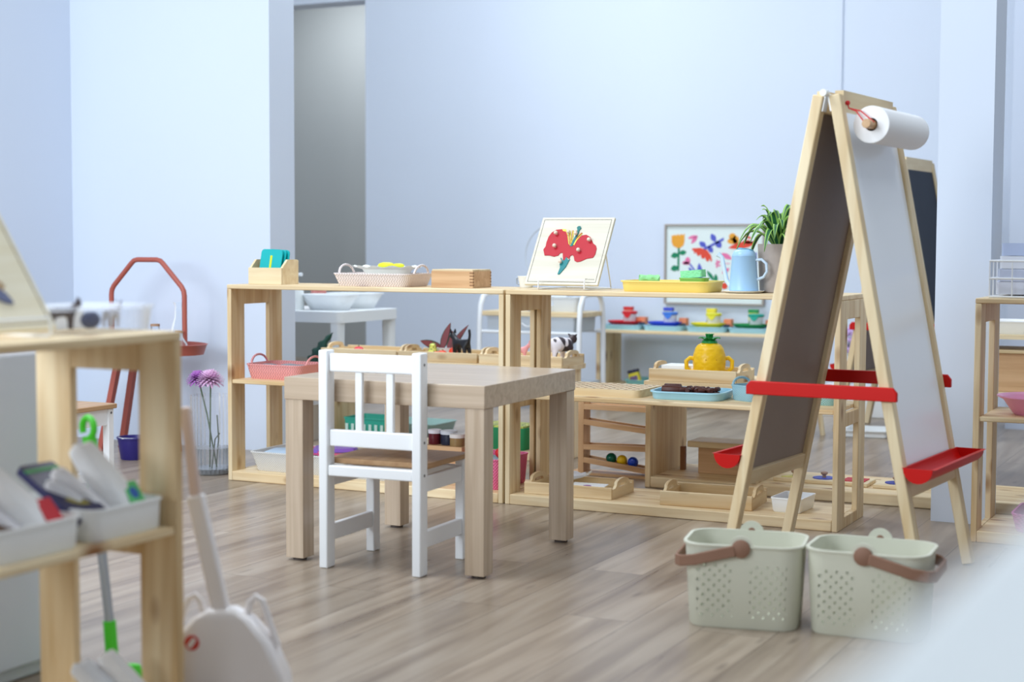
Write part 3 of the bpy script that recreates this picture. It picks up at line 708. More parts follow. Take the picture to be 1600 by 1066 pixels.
# box on the base board
t = thing('wooden_step', 'small wooden step with a long lid under the low bench', 'box', (.45, .70, .036), 0)
B(-.065, .085, -.05, .06, 0, .085).build('body', beech('x'), t, bevel=.002)
B(-.10, .10, -.06, .07, .085, .105).build('lid', clear_pine('x'), t, bevel=.003)
o = B(-.008, .008, -.008, .008, 0, .078).build('wooden_peg', plain((150, 104, 72), .6)); o.location = (.315, .70, .036); tag(o, 'short brown peg left of the wooden step', 'peg')
# shape puzzles on the base board
def shape_puzzle(label, loc, w, shapes):
    t = thing('shape_puzzle', label, 'puzzle', loc, 0)
    B(0, w, 0, .115, 0, .012).build('board', clear_pine('x'), t, bevel=.002)
    for pts, col, c in shapes:
        s = MB().poly(pts, .012, .0145).build('shape', plain(col, .5), t)
        MB().lathe([(.006, .0145), (.005, .021), (.011, .026), (.011, .031), (.004, .034)], 16, c).build('knob', plain((170, 140, 122), .5), s)
shape_puzzle('long shape puzzle with yellow, blue and red pieces', (.655, .60, .036), .30,
             [([(.02, .02), (.09, .02), (.055, .095)], (232, 226, 130), (.055, .05)), (circ2d(.15, .055, .036), (74, 88, 190), (.15, .055)), ([(.215, .02), (.285, .02), (.285, .095), (.215, .095)], (196, 42, 52), (.25, .058))])
shape_puzzle('short shape puzzle with blue disc right of the long one', (.972, .60, .036), .13, [(circ2d(.06, .055, .034), (60, 72, 160), (.06, .055))])
# ball run
t = thing('ball_run', 'wooden zigzag ball run under the counting board', 'ball run', (-.055, .70, 0), 0)
b_ = beech('x'); bz = beech('z')
for x in (0, .272):
    B(x, x+.02, -.03, .03, 0, .262).build('post', bz, t, bevel=.001)
for z0, z1 in ((.232, .232), (.180, .158), (.094, .100), (.050, .022)):
    for y in (-.03, .022): MB().bar((.02, y+.004, z0), (.272, y+.004, z1), .018, .008, (0, 0, 1)).build('side_rail', b_, t)
    MB().bar((.02, 0, z0-.007), (.272, 0, z1-.007), .004, .044, (0, 0, 1)).build('ramp', b_, t)
B(-.03, .30, -.04, .04, 0, .008).build('base', b_, t)
for i, (c, n) in enumerate((((0, 92, 70), 'dark green'), ((226, 186, 16), 'yellow'), ((20, 66, 190), 'blue'))):
    x = .056+i*.0395
    o = MB().ell((0, 0, 0), (.0185, .0185, .0185), 24, 16).build('ball', plain(c, .2, var=.01)); o.location = (x, .70, .050-.028*(x+.055-.02)/.252+.0145+.003)
    tag(o, 'glossy %s ball on the lowest ramp of the ball run' % n, 'ball', 'balls on the ball run')

# ================================================================ second bench with animals
t = thing('low_bench', 'low pine bench with three trays behind the left shelf unit', 'bench', (-1.225, .87, 0), 0)
MB().loft([rr(1.015, .22, .008, z, .5075, .11) for z in (.328, .33, .343, .345)]).build('top_board', pine('x'), t)
for x in (.01, .985): B(x, x+.018, .02, .20, 0, .328).build('side_panel', pine('z'), t, bevel=.002)
B(.028, .985, .01, .21, .0, .03).build('base_board', pine('x'), t, bevel=.002)
pine_tray('leftmost pine tray on the back bench with a red radish', (-1.07, .982, BT), 0, .335, .20)
pine_tray('middle pine tray on the back bench with black cat figure', (-.725, .982, BT), 0, .335, .20)
pine_tray('right pine tray on the back bench with cow figure', (-.382, .982, BT), 0, .335, .20)
TZ = BT+.0065
CAT = plain((24, 24, 30), .38, name='black_rubber', var=.1)
def animal(name, label, loc, rz, mat, k=1, tail='up', ears=True, snout=.010, parts=(), fat=1, drop=0):
    nd = [(-.030, 0, .056, .0165), (-.012, 0, .058, .0165), (.012, 0, .056, .016), (.028, 0, .058, .0155),   # trunk
          (.040, 0, .074, .0095), (.050, 0, .085, .0145), (.062, 0, .080, snout)]                          # neck head muzzle
    ed = [(0, 1), (1, 2), (2, 3), (3, 4), (4, 5), (5, 6)]
    for root, x, kx in ((0, -.030, .004), (3, .026, .0)):
        for s in (-1, 1):
            b = len(nd); nd += [(x, s*.0105, .042, .0095), (x-kx*1.5, s*.0115, .022, .006), (x+kx*.2, s*.0115, .003, .0062)]
            ed += [(root, b), (b, b+1), (b+1, b+2)]
    if tail == 'up': b = len(nd); nd += [(-.046, 0, .070, .0055), (-.050, 0, .090, .0048), (-.046, 0, .112, .0052)]; ed += [(0, b), (b, b+1), (b+1, b+2)]
    elif tail == 'down': b = len(nd); nd += [(-.050, 0, .064, .003), (-.056, 0, .045, .0026), (-.055, 0, .022, .0038)]; ed += [(0, b), (b, b+1), (b+1, b+2)]
    nd = [(x*k, y*k*fat, (z-(drop if 4 <= i <= 6 else 0))*k, r*k*(fat if i < 4 else 1.15 if fat > 1 else 1)) for i, (x, y, z, r) in enumerate(nd)]
    t = thing(name, label, 'toy animal', loc, rz)
    skin('body', nd, ed, mat, t)
    if ears:
        for s in (-1, 1):
            e = MB(); c = Vector((.050*k, s*.0085*k, (.094-drop)*k)); h, wd, lean = ears
            e.loft([[tuple(c+Vector((dx*k, dy*wd*k, -.002*k))) for dx, dy in ((-.003, -.006), (.004, -.006), (.004, .006), (-.003, .006))],
                    [tuple(c+Vector((dx*k*.4, s*lean*k+dy*wd*.2*k, h*k))) for dx, dy in ((-.003, -.006), (.004, -.006), (.004, .006), (-.003, .006))]])
            e.build('ear', parts[0] if parts else mat, t)
    return t
animal('cat_figure', 'black toy cat with raised tail standing in the middle tray', (-.668, .968, TZ), R(156), CAT, 1.03, ears=(.014, .9, .002))
def cowmat():
    m, n, l, p = newmat('cow_patches'); p.inputs['Roughness'].default_value = .45
    tc = n.new('ShaderNodeTexCoord'); ns = n.new('ShaderNodeTexNoise'); ns.inputs['Scale'].default_value = 26; ns.inputs['Detail'].default_value = 0
    mp = n.new('ShaderNodeMapping'); mp.inputs['Location'].default_value = (.13, .05, .02); mp.inputs['Scale'].default_value = (1.3, .5, .75); l.new(tc.outputs['Object'], mp.inputs[0]); l.new(mp.outputs[0], ns.inputs['Vector'])
    cr = n.new('ShaderNodeValToRGB'); cr.color_ramp.elements[0].position = .49; cr.color_ramp.elements[1].position = .51
    cr.color_ramp.elements[0].color = (*lin((240, 232, 236)), 1); cr.color_ramp.elements[1].color = (*lin((58, 44, 48)), 1); l.new(ns.outputs['Fac'], cr.inputs[0])
    sx = n.new('ShaderNodeSeparateXYZ'); l.new(tc.outputs['Object'], sx.inputs[0]); g = n.new('ShaderNodeMath'); g.operation = 'GREATER_THAN'; g.inputs[1].default_value = .041; l.new(sx.outputs[0], g.inputs[0])
    mx = n.new('ShaderNodeMix'); mx.data_type = 'RGBA'; l.new(g.outputs[0], mx.inputs['Factor']); l.new(cr.outputs[0], mx.inputs['A']); mx.inputs['B'].default_value = (*lin((62, 46, 48)), 1)
    l.new(mx.outputs['Result'], p.inputs['Base Color']); return m
cd = plain((56, 42, 44), .5)
animal('cow_figure', 'black and white toy cow standing in the right tray', (-.262, .968, TZ), R(66), cowmat(), 1.22, 'down', ears=(.004, 1, .010), snout=.0125, fat=1.5, drop=.012, parts=(cd,))
animal('pig_figure', 'pink toy pig behind the shelf post in the right tray', (-.435, .99, TZ), R(20), plain((236, 160, 160), .5), .72, None, ears=(.012, 1, .004), snout=.011)
def blob(name, label, loc, r, col, cat, stem=None):
    t = thing(name, label, cat, loc, 0)
    MB().lathe([(max(.0006, r[0]*math.sin(PI*k/14)*(1-.12*math.cos(PI*k/14))), r[2]*(1-math.cos(PI*k/14))) for k in range(1, 14)], 20).build('body', plain(col, .4, var=.2), t)
    MB().tube([(0, 0, r[2]*1.95), (.002, 0, r[2]*2.2)], .0025, 6).build('stem', plain((60, 120, 50), .6), t); return t
blob('toy_tomato', 'red orange toy tomato left of the black cat', (-.742, .955, TZ), (.019, 0, .016), (240, 76, 40), 'toy food')
blob('toy_pepper', 'red orange toy pepper closest to the black cat', (-.712, .985, TZ), (.017, 0, .021), (236, 70, 36), 'toy food')
blob('toy_tomato', 'small red toy tomato beside the speckled gourd', (-.765, .95, TZ), (.016, 0, .014), (238, 66, 34), 'toy food')
t = thing('toy_gourd', 'yellow green speckled toy gourd at left of the middle tray', 'toy food', (-.80, .985, TZ), 0)
def speck():
    m, n, l, p = newmat('speckled'); tc = n.new('ShaderNodeTexCoord'); ns = n.new('ShaderNodeTexNoise'); ns.inputs['Scale'].default_value = 150; l.new(tc.outputs['Object'], ns.inputs['Vector'])
    cr = n.new('ShaderNodeValToRGB'); cr.color_ramp.elements[0].position = .42; cr.color_ramp.elements[1].position = .5; cr.color_ramp.elements[0].color = (*lin((60, 110, 60)), 1); cr.color_ramp.elements[1].color = (*lin((226, 230, 110)), 1)
    l.new(ns.outputs['Fac'], cr.inputs[0]); l.new(cr.outputs[0], p.inputs['Base Color']); return m
MB().lathe([(.004, 0), (.018, .004), (.022, .016), (.016, .03), (.012, .04), (.013, .048), (.006, .054), (.001, .055)], 20).build('body', speck(), t)
MB().tube([(0, 0, .054), (.003, 0, .06)], .002, 6).build('stem', plain((90, 110, 60), .6), t)
blob('toy_radish', 'red toy radish lying in the leftmost tray', (-1.13, .985, TZ), (.02, 0, .016), (220, 50, 70), 'toy food')
for k, x in enumerate((-.575, -.555)):
    o = MB().ell((0, 0, 0), (.013, .017, .010), 12, 8).build('toy_nut', plain((224, 200, 176), .6)); o.location = (x+.0, 1.0+.01*k, TZ+.036+.004*k) ; bpy.data.objects.remove(o)

# plants behind
BUR = plain((128, 62, 66), .5, name='burgundy_leaf', var=.2); DGR = plain((46, 78, 62), .5, name='deep_green_leaf', var=.2)
def plane_leaf(parent, x0, z0, x1, z1, wd, y, mats):
    for k, (sc, dy, mt) in enumerate(((1, 0, mats[0]), (.78, -.0012, mats[1]))):
        pl = leaf2d(x0, z0, x1, z1, wd*sc, 12, .42)
        L = math.hypot(x1-x0, z1-z0)
        f = lambda p: .25*math.hypot(p[0]-x0, p[1]-z0)**2/L
        MB().loft([[(px_, y+dy+o_+f((px_, pz_)), pz_) for px_, pz_ in pl] for o_ in (0, .0008)]).build('leaf' if k == 0 else 'leaf_centre', mt, parent)
t = thing('potted_plant', 'small plant with burgundy leaves at the back of the middle tray', 'plant', (0, 0, 0), 0)
MB().lathe([(.026, TZ), (.034, TZ+.036), (.03, TZ+.036), (.024, TZ+.03), (.002, TZ+.03)], 20, (-.775, 1.04)).build('pot', plain((224, 226, 230), .6), t)
for a in ((-.785, .388, -.90, .408, .016), (-.788, .378, -.765, .482, .017), (-.762, .380, -.752, .425, .010), (-.752, .380, -.688, .476, .011), (-.748, .378, -.752, .452, .014)):
    plane_leaf(t, *a, 1.035, [DGR, BUR])
def ruffle_leaf():
    t = thing('potted_plant', 'potted plant with one dark green wavy leaf behind the pink basket', 'plant', (-1.40, 1.02, 0), 0)
    MB().lathe([(.05, 0), (.065, .14), (.068, .145), (.06, .145), (.05, .12), (.01, .118)], 24).build('pot', plain((210, 206, 200), .6), t)
    MB().lathe([(.056, .122), (.002, .126)], 16).build('soil', plain((80, 64, 54), .9), t)
    for dx, top in ((0, .432), (.02, .35)):
        mb = MB(); n = 40; vs = []; 
        for i in range(n+1):
            s = i/n; p = Vector((-.02+dx+.150*s**2.2, 0, .12+(top-.12)*s)); hw = .026*(math.sin(PI*max(0, (s-.25)/.75))**.7)*(1+.28*math.sin(i*1.55)) if s > .25 else .002
            q = Vector((.82, 0, -.45)) ; vs += [tuple(p-q*hw), tuple(p+Vector((0, -.004, 0))), tuple(p+q*hw)]
        mb.v = vs; mb.f = [[i*3+j, i*3+j+1, i*3+j+4, i*3+j+3] for i in range(n) for j in (0, 1)]; mb.mi = [0]*len(mb.f)
        o = mb.build('leaf', plain((36, 74, 62), .4, var=.25, name='dark_leaf') if dx == 0 else BUR, t); o.modifiers.new('thick', 'SOLIDIFY').thickness = .001
ruffle_leaf()

# ================================================================ left unit, middle and bottom boards
woven_tray('woven_basket', 'salmon pink woven basket on the middle board behind the chair', (-.885, .14, MS), 0, .225, .18, .05, weave((246, 168, 168)), hh=.03)
SHELL = plain((150, 158, 170), .5, bump=.5, bscale=80, var=.2)
for k, (x, y, lab) in enumerate(((-.945, .12, 'flat grey stone at left in the pink woven basket'), (-.885, .15, 'flat grey stone in the middle of the pink woven basket'), (-.83, .13, 'flat grey stone at right in the pink woven basket'))):
    o = MB().ell((0, 0, 0), (.034, .045, .012), 18, 8).build('stone', SHELL); o.location = (x, y, MS+.035); tag(o, lab, 'stone', 'stones in the pink basket')
def grey_basket(label, cx, w, items):
    t = thing('plastic_basket', label, 'basket', (cx, .14, BB), 0, 'grey mesh baskets')
    MB().tub(w, .22, .066, .012, .002, .9, .004).build('body', weave((232, 232, 230), 'dots', 1.0), t)
    for i, (x, y, a, b, z, col, lab, tilt) in enumerate(items):
        o = MB().loft([rr(a, b, .008, z_) for z_ in (-.006, .0, .006)]).build('packet', plain(col, .45, var=.06)); o.location = (cx+x, .14+y, BB+z); o.rotation_euler = (R(tilt), R(-tilt*.6), R(12*i)); tag(o, lab, 'packet')
grey_basket('long grey mesh basket of coloured packets on the bottom board', -.775, .375,
            [(-.10, -.04, .13, .10, .058, (196, 222, 246), 'pale blue packet at the left end of the grey basket', 6), (-.02, .03, .14, .09, .062, (222, 90, 150), 'pink packet in the middle of the grey basket', 4), (.05, .05, .14, .08, .070, (150, 110, 214), 'purple packet lying over the pink one', 3), (.105, -.03, .12, .09, .060, (226, 84, 130), 'rose packet at the right end of the grey basket', -5)])
grey_basket('short grey mesh basket behind the chair legs', -.475, .20, [])
t = thing('wooden_box', 'tan wooden box with paint jars on top in the left unit', 'box', (-.302, .205, BB), 0)
B(-.075, .07, -.045, .045, 0, .108).build('body', beech('x'), t, bevel=.001)
def jar(label, x, y, r, h, col, lid):
    t = thing('paint_jar', label, 'jar', (x, y, BB+.108), 0, 'paint jars on the tan box')
    MB().lathe([(r*.95, 0), (r, .002), (r, h-.01), (r*.9, h-.008)], 24).build('jar_body', plain(col, .25), t)
    MB().lathe([(r*1.05, h-.011), (r*1.05, h), (r*1.0, h+.001), (.001, h+.001)], 24).build('lid', plain(lid, .4), t)
jar('paint jar with dark red paint at the left of the tan box', -.352, .20, .021, .046, (92, 24, 36), (224, 222, 232))
jar('paint jar with dark blue paint in the middle of the tan box', -.303, .205, .026, .045, (40, 46, 66), (206, 212, 222))
jar('wide paint jar with tan paint nearest the front', -.262, .188, .025, .038, (150, 124, 84), (226, 224, 222))
t = woven_tray('plastic_basket', 'pink mesh basket at the right end of the left unit', (-.115, .145, BB), 0, .165, .21, .095, weave((240, 112, 160), 'dots', .8), handles=False, r=.02)
o = MB().ell((0, 0, 0), (.016, .016, .016), 16, 12).build('ball', plain((206, 30, 40), .4)); o.location = (-.075, .12, BB+.105); tag(o, 'red ball on top of the pink mesh basket', 'ball')
o = MB().loft([rr(.10, .10, .02, z_) for z_ in (0, .01, .02)]).build('cloth', plain((150, 176, 190), .8)); o.location = (-.105, .12, BB+.07); tag(o, 'grey blue cloth folded inside the pink mesh basket', 'cloth')

# things on the floor behind the left unit
t = thing('plastic_basket', 'teal slotted basket on the back bench base behind the chair', 'basket', (-1.05, .975, .03), 0)
MB().tub(.20, .16, .085, .015, .002, .9, .003).build('body', plain((52, 168, 146), .45), t)
sl = MB()
for i in range(7): sl.box(-.085+i*.026, -.073+i*.026, -.0795, -.077, .035, .062)
sl.build('slot', plain((196, 224, 214), .5), t)
t = thing('plastic_tray', 'pale teal tray on the floor behind the slotted basket', 'tray', (-1.13, 1.42, 0), 0)
MB().tub(.30, .22, .05, .02, .002, .9, .004).build('body', plain((150, 178, 172), .4), t)
t = thing('felt_box', 'green speckled felt box on the back bench base behind the shelf seam', 'box', (-.475, .975, .03), 0)
MB().tub(.21, .16, .082, .02, .006, .95, .0).build('body', plain((46, 140, 92), .9), t)
o = MB().loft([rr(.19, .14, .02, z_) for z_ in (0, .024)]).build('beads', speck()); o.location = (-.475, .975, .094); tag(o, 'yellow green speckled filling of the felt box', 'filling', kind='stuff')

# ================================================================ white plastic table, basins
t = thing('plastic_table', 'white plastic table in front of the grey doorway', 'table', (-1.375, 1.241, 0), 0)
MB().loft([rr(.70, .47, .03, z, -.35, .235) for z in (.455, .458, .494, .5)]).build('table_top', WPLAST, t)
for x in (-.03, -.64):
    for y in (.03, .44):
        MB().loft([rr(.036, .036, .012, 0, x-.005, y), rr(.052, .052, .016, .455, x-.005, y)]).build('leg', WPLAST, t)
def basin(label, x, y, rz):
    t = thing('wash_basin', label, 'basin', (x, y, .5), rz, 'white basins on the plastic table')
    MB().tub(.25, .17, .066, .06, .002, .72, .006).build('body', WPLAST, t)
basin('front white basin on the plastic table', -1.545, 1.42, R(0)); basin('rear white basin on the plastic table', -1.55, 1.63, R(0))
t = thing('pump_bottle', 'white pump bottle at the left of the plastic table', 'bottle', (-1.665, 1.345, .5), 0)
MB().lathe([(.032, 0), (.034, .004), (.032, .08), (.016, .105), (.012, .108), (.012, .118)], 20).build('bottle', plain((236, 240, 238), .3), t)
MB().tube([(0, 0, .115), (0, 0, .150), (.03, 0, .150)], .008, 8).build('pump', WPLAST, t)
t = thing('plastic_cup', 'small coral cup behind the front white basin', 'cup', (-1.71, 1.585, .5), 0)
MB().lathe([(.03, 0), (.035, .09), (.033, .09), (.028, .004)], 20).build('body', plain((232, 150, 140), .5), t)

# ================================================================ metal cart with two hoops
t = thing('metal_cart', 'white metal cart with wooden top against the back wall', 'cart', (-1.355, 2.42, 0), 0)
W, D = .52, .30
for x in (0, W):
    pts = [(x, 0, .02), (x, .01, .40), (x, .02, .49), (x, .045, .53), (x, .085, .545), (x, D-.085, .545), (x, D-.045, .53), (x, D-.02, .49), (x, D-.01, .40), (x, D, .02)]
    MB().tube(pts, .0125, 10).build('hoop_frame', WIRE, t)
B(-.0, W, .015, D-.015, .440, .462).build('top_board', clear_pine('x'), t, bevel=.003)
for y in (.012, D-.012): MB().tube([(0, y, .365), (W, y, .365)], .007, 8).build('cross_rail', WIRE, t)
d = MB().tub(W-.05, D-.03, .07, .01, .003, .96, .006, z0=.368, cx=W/2, cy=D/2).build('drawer', plain((206, 214, 222), .4, metal=.1), t)
MB().tube([(W/2-.03+.06*i/10, -.002, .41-.016*math.sin(PI*i/10)) for i in range(11)], .003, 6).build('drawer_pull', WIRE, d)
B(.01, W-.01, .02, D-.02, .12, .132).build('lower_board', plain((206, 214, 222), .4), t, bevel=.002)
for i, (x, z) in enumerate(((.40, .0), (.30, .0))):
    o = thing('plastic_tub', ['clear shallow tub on the white metal cart', 'pale bowl on the white metal cart'][i], 'tub', (-1.355+x, 2.57, .462), 0)
    MB().tub(.15 if i == 0 else .11, .12, .07 if i == 0 else .03, .02, .002, .85, .004).build('body', plain((222, 228, 234), .25), o)
o = MB().ell((0, 0, .03), (.04, .03, .03), 14, 10).build('patterned_ball', plain((110, 130, 200), .4, var=.6)); o.location = (-1.13, 2.54, .462); tag(o, 'blue and white ball on the cart seen through the shelf end', 'ball')
o = MB().tube([(.15*math.cos(2*PI*i/40), 0, .15*math.sin(2*PI*i/40)) for i in range(40)], .0035, 8, True).build('wire_hoop', plain((206, 214, 224), .35, metal=.2)); o.location = (-1.045, 2.60, .462+.153+.11)
tag(o, 'thin pale hoop standing on the cart behind the flower puzzle', 'hoop')
o = MB().loft([rr(.16, .06, .008, z) for z in (0, .108)]).build('hoop_base', WPLAST); o.location = (-1.045, 2.60, .462); tag(o, 'white box under the pale hoop on the cart', 'box')

# ================================================================ paint cups on the far bench
t = thing('low_bench', 'low pine bench with paint cups under the framed flower print', 'bench', (-.945, 2.88, 0), 0)
B(0, .93, 0, .29, .348, .362).build('top_board', clear_pine('x'), t, bevel=.002)
for x in (0, .912): B(x, x+.018, .004, .286, 0, .348).build('side_panel', pine('z'), t, bevel=.001)
B(.018, .912, .004, .286, .075, .09).build('lower_board', clear_pine('x'), t)
FZ = .362
cols = [((214, 30, 44), 'red'), ((40, 70, 206), 'blue'), ((240, 224, 40), 'yellow'), ((22, 138, 70), 'green')]
lids = [(222, 40, 50), (66, 130, 226), (236, 232, 60), (30, 170, 150)]
xs = [-.838, -.625, -.402, -.190]
CUP = plain((226, 230, 234), .3, name='frosted_plastic', var=.01)
for i, ((c, n), x) in enumerate(zip(cols, xs)):
    y = 3.02
    t = thing('plastic_tray', 'light blue tray under the %s paint set' % n, 'tray', (x, y, FZ), 0, 'light blue trays of the paint sets')
    MB().tub(.208, .19, .024, .04, .003, .94, .005).build('body', LBLUE, t)
    if n != 'x':
        o = MB().loft([[(a*r*math.cos(2*PI*k/32)*.075, b*r*math.sin(2*PI*k/32)*.075, z) for k in range(32)] for r, z, a, b in ((.75, 0, 1.15, .8), (1, .016, 1.15, .8), (1, .021, 1.15, .8), (.93, .021, 1.15, .8), (.7, .006, 1.15, .8))]).build('palette_dish', plain(c, .35, var=.03))
        o.location = (x-.006, y-.02, FZ+.021); tag(o, '%s oval dish on a light blue tray' % n, 'dish', 'oval dishes of the paint sets')
    t = thing('paint_cup', 'frosted paint cup with %s lid on the far bench' % ['red', 'bright blue', 'lemon yellow', 'teal'][i], 'cup', (x+.022, y-.02, FZ+.024), 0, 'frosted paint cups')
    MB().lathe([(.028, 0), (.029, .002), (.034, .058), (.030, .058)], 24).build('cup_body', CUP, t)
    lid = plain(lids[i], .35)
    MB().lathe([(.036, .052), (.039, .056), (.039, .064), (.034, .066), (.002, .066)], 24).build('lid', lid, t)
    MB().at((0, -.0335, .052), (PI/2, 0, 0)).loft([[(-.022, .004, z), (.022, .004, z), (.012, -.012, z), (0, -.02, z), (-.012, -.012, z)] for z in (-.004, .003)]).build('funnel', lid, t)
    t = thing('paint_bottle', 'small paint bottle with %s cap behind a paint cup' % n, 'bottle', (x+.0, y+.055, FZ+.004), 0, 'paint bottles of the paint sets')
    lab = plain([(240, 190, 150), (232, 230, 120), (240, 222, 60), (232, 226, 70)][i], .4)
    MB().loft([rr(.046, .03, .006, z, -.014) for z in (0, .088)]).build('bottle', lab, t)
    MB().loft([rr(.048, .032, .004, z, -.014) for z in (.088, .104)]).build('cap', plain([(214, 50, 50), (60, 80, 200), (240, 226, 60), (30, 150, 80)][i], .4), t)
    MB().box(-.034, -.002, -.0165, -.0148, .030, .050).build('label_stripe', plain((60, 50, 52) if n in ('yellow', 'green') else (230, 90, 80), .5), t)
    o = MB().loft([rr(.05 if i == 0 else .038, .04, .003, z) for z in (0, .036)]).build('sponge', plain((244, 150, 110), .9, bump=.8, bscale=120)); o.location = (x+[.072, .078, .084, .08][i], y+.02, FZ+.024)
    tag(o, 'orange sponge cube beside the %s paint set' % n, 'sponge', 'orange sponges of the paint sets')
    o = MB().loft([rr(.016, .06, .006, z) for z in (0, .012)]).build('paint_brush', plain((52, 60, 84), .4)); o.location = (x+.09, y-.03, FZ+.024); tag(o, 'dark brush handle lying beside the %s paint set' % n, 'brush', 'dark brushes of the paint sets')
t = thing('plastic_tray', 'teal tray on the lower board of the far bench', 'tray', (-.60, 3.0, .09), 0)
MB().tub(.42, .22, .03, .03, .003, .94, .005).build('body', plain((130, 190, 190), .4), t)
t = thing('paint_tube', 'yellow and dark paint tube leaning in the teal tray', 'tube', (-.77, 2.98, .10), 0); t.rotation_euler = (0, R(-16), 0)
MB().loft([rr(.055, .03, .006, z) for z in (0, .05)]).build('body', plain((226, 206, 60), .4), t)
MB().loft([rr(.056, .031, .006, z) for z in (.05, .066)]).build('cap', plain((50, 46, 70), .4), t)
MB().box(-.02, .02, -.0165, -.015, .012, .034).build('label_stripe', plain((120, 90, 130), .5), t)

# framed print on the back wall
def print_map(x, y): return ((x-75)/1085*.516-.258, .398*(1-(y-140)/900))
t = thing('framed_print', 'framed print of bright cut-out flowers on the back wall', 'picture', (-.446, 3.185, .484), 0)
t.rotation_euler = (PI/2, 0, 0)
fr = MB(); w_ = .0085
fr.box(-.258, .258, 0, w_, -.013, .012).box(-.258, .258, .398-w_, .398, -.013, .012).box(-.258, -.258+w_, w_, .398-w_, -.013, .012).box(.258-w_, .258, w_, .398-w_, -.013, .012)
fr.build('frame', plain((168, 158, 150), .5, name='grey_wood'), t)
B(-.25, .25, .008, .39, -.012, 0).build('paper', plain((226, 238, 236), .6, var=.01), t)
ORG, PNK, BLU, REDP, GRN = (236, 164, 50), (232, 120, 168), (84, 92, 196), (226, 74, 52), (16, 132, 92)
def flat(name, pl, col):
    mb = MB()
    for q in pl: mb.poly([print_map(*p) for p in q], 0, .0012)
    mb.build(name, plain(col, .6, var=.02), t)
def lf(*a): return leaf2d(*a)
flat('tulip', [[(148, 265), (165, 272), (180, 258), (198, 270), (216, 252), (236, 268), (256, 250), (272, 264), (292, 246), (292, 330), (280, 380), (245, 408), (205, 408), (165, 385), (148, 340)]], ORG)
flat('tulip_stem', [[(218, 408), (240, 408), (236, 665), (214, 665)], lf(232, 470, 315, 452, 28), lf(225, 480, 142, 505, 32), lf(225, 625, 142, 650, 34)], GRN)
flat('petal_pair', [lf(328, 300, 436, 272, 18), lf(366, 360, 436, 272, 20)], PNK)
flat('blue_sprig', [[(500, 410), (720, 290), (720, 322), (515, 432)], lf(630, 340, 585, 248, 30), lf(530, 395, 455, 340, 30), lf(640, 330, 690, 405, 34), lf(555, 385, 600, 460, 28)], BLU)
flat('red_fan', [[(376, 412), (470, 405), (540, 430), (585, 490), (597, 550), (582, 560), (570, 525), (556, 562), (530, 548), (520, 510), (505, 530), (480, 520), (470, 480), (450, 500), (430, 485), (420, 455), (400, 475), (396, 440), (378, 436)]], REDP)
flat('orange_heart', [circ2d(815, 280, 38), circ2d(815, 330, 55, 20, 32), circ2d(850, 315, 36, 20, 45)], ORG)
flat('red_pod', [lf(770, 405, 1085, 340, 38), lf(1040, 345, 920, 330, 22), lf(940, 268, 1020, 300, 14)], REDP)
flat('pink_flower', [circ2d(330, 550, 28, 16, 40), circ2d(296, 575, 26, 16, 20), circ2d(320, 580, 36, 16, 18)], PNK)
flat('blue_leaves', [lf(340, 620, 430, 770, 22), lf(455, 575, 475, 780, 30), [(346, 590), (362, 584), (448, 700), (462, 770), (446, 770), (430, 705)]], BLU)
flat('green_leaves', [lf(540, 660, 625, 775, 20), lf(636, 695, 645, 790, 20), [(616, 800), (660, 800), (658, 856), (616, 850)]], GRN)
flat('pink_leaf', [lf(695, 465, 812, 530, 28), lf(708, 692, 785, 628, 22), [(710, 574), (790, 574), (790, 582), (710, 582)]], PNK)
flat('small_daisy', [lf(655, 580, 650, 535, 10), lf(655, 585, 690, 545, 10), lf(655, 590, 690, 610, 10), lf(655, 590, 645, 632, 10), circ2d(643, 582, 12)], PNK)
flat('red_disc', [circ2d(732, 828, 36), lf(760, 770, 775, 740, 8)], REDP)
flat('blue_spike', [[(1012, 500), (1075, 450), (1080, 770), (1068, 770), (1060, 520)]], BLU)

# ================================================================ terracotta butler table, bottles, vase, bucket
TER = plain((176, 92, 78), .45, name='terracotta_metal', var=.03)
t = thing('butler_table', 'terracotta metal butler table with tall hoop handle', 'table', (-1.698, .42, 0), R(0))
MB().lathe([(.17, .370), (.232, .372), (.245, .406), (.250, .410), (.243, .411), (.228, .378), (.01, .376)], 48, sx=1, sy=.62).build('tray_top', TER, t)
hp = [(-.171, 0, .378), (-.171, 0, .588), (-.168, 0, .606), (-.158, 0, .622), (-.074, 0, .706), (-.062, 0, .716), (-.046, 0, .72), (.046, 0, .72), (.062, 0, .716), (.074, 0, .706), (.158, 0, .622), (.168, 0, .606), (.171, 0, .588), (.171, 0, .378)]
MB().tube(hp, .0095, 10).build('hoop_handle', TER, t)
for x in (-1, 1):
    for y in (-1, 1):
        MB().bar((-.096 if x < 0 else .065, y*.045, .372), (-.18 if x < 0 else .085, y*.06, 0), .022, .022, (1, 0, 0)).build('leg', TER, t)
GL = glass((.95, .98, 1), .02, .04)
def bottle(label, x, y, prof, stopper=None):
    t = thing('glass_bottle', label, 'bottle', (x-.05, y, .378), 0, 'glass bottles on the terracotta table')
    MB().lathe(prof, 24, cap1=False).build('glass', GL, t)
    if stopper: MB().lathe([(stopper[0], stopper[1]), (stopper[0], stopper[1]+.008), (.001, stopper[1]+.008)], 16).build('cork', plain((176, 140, 112), .7), t)
bottle('squat glass bottle with cork on the terracotta table', -1.565, .36, [(.03, 0), (.035, .01), (.035, .06), (.018, .085), (.016, .10)], (.0175, .10))
bottle('tall clear carafe on the terracotta table', -1.535, .46, [(.03, 0), (.032, .08), (.016, .13), (.015, .17), (.022, .185)])
bottle('small corked bottle near the rim of the terracotta table', -1.475, .385, [(.03, 0), (.034, .006), (.030, .035), (.013, .062), (.013, .076)], (.015, .076))

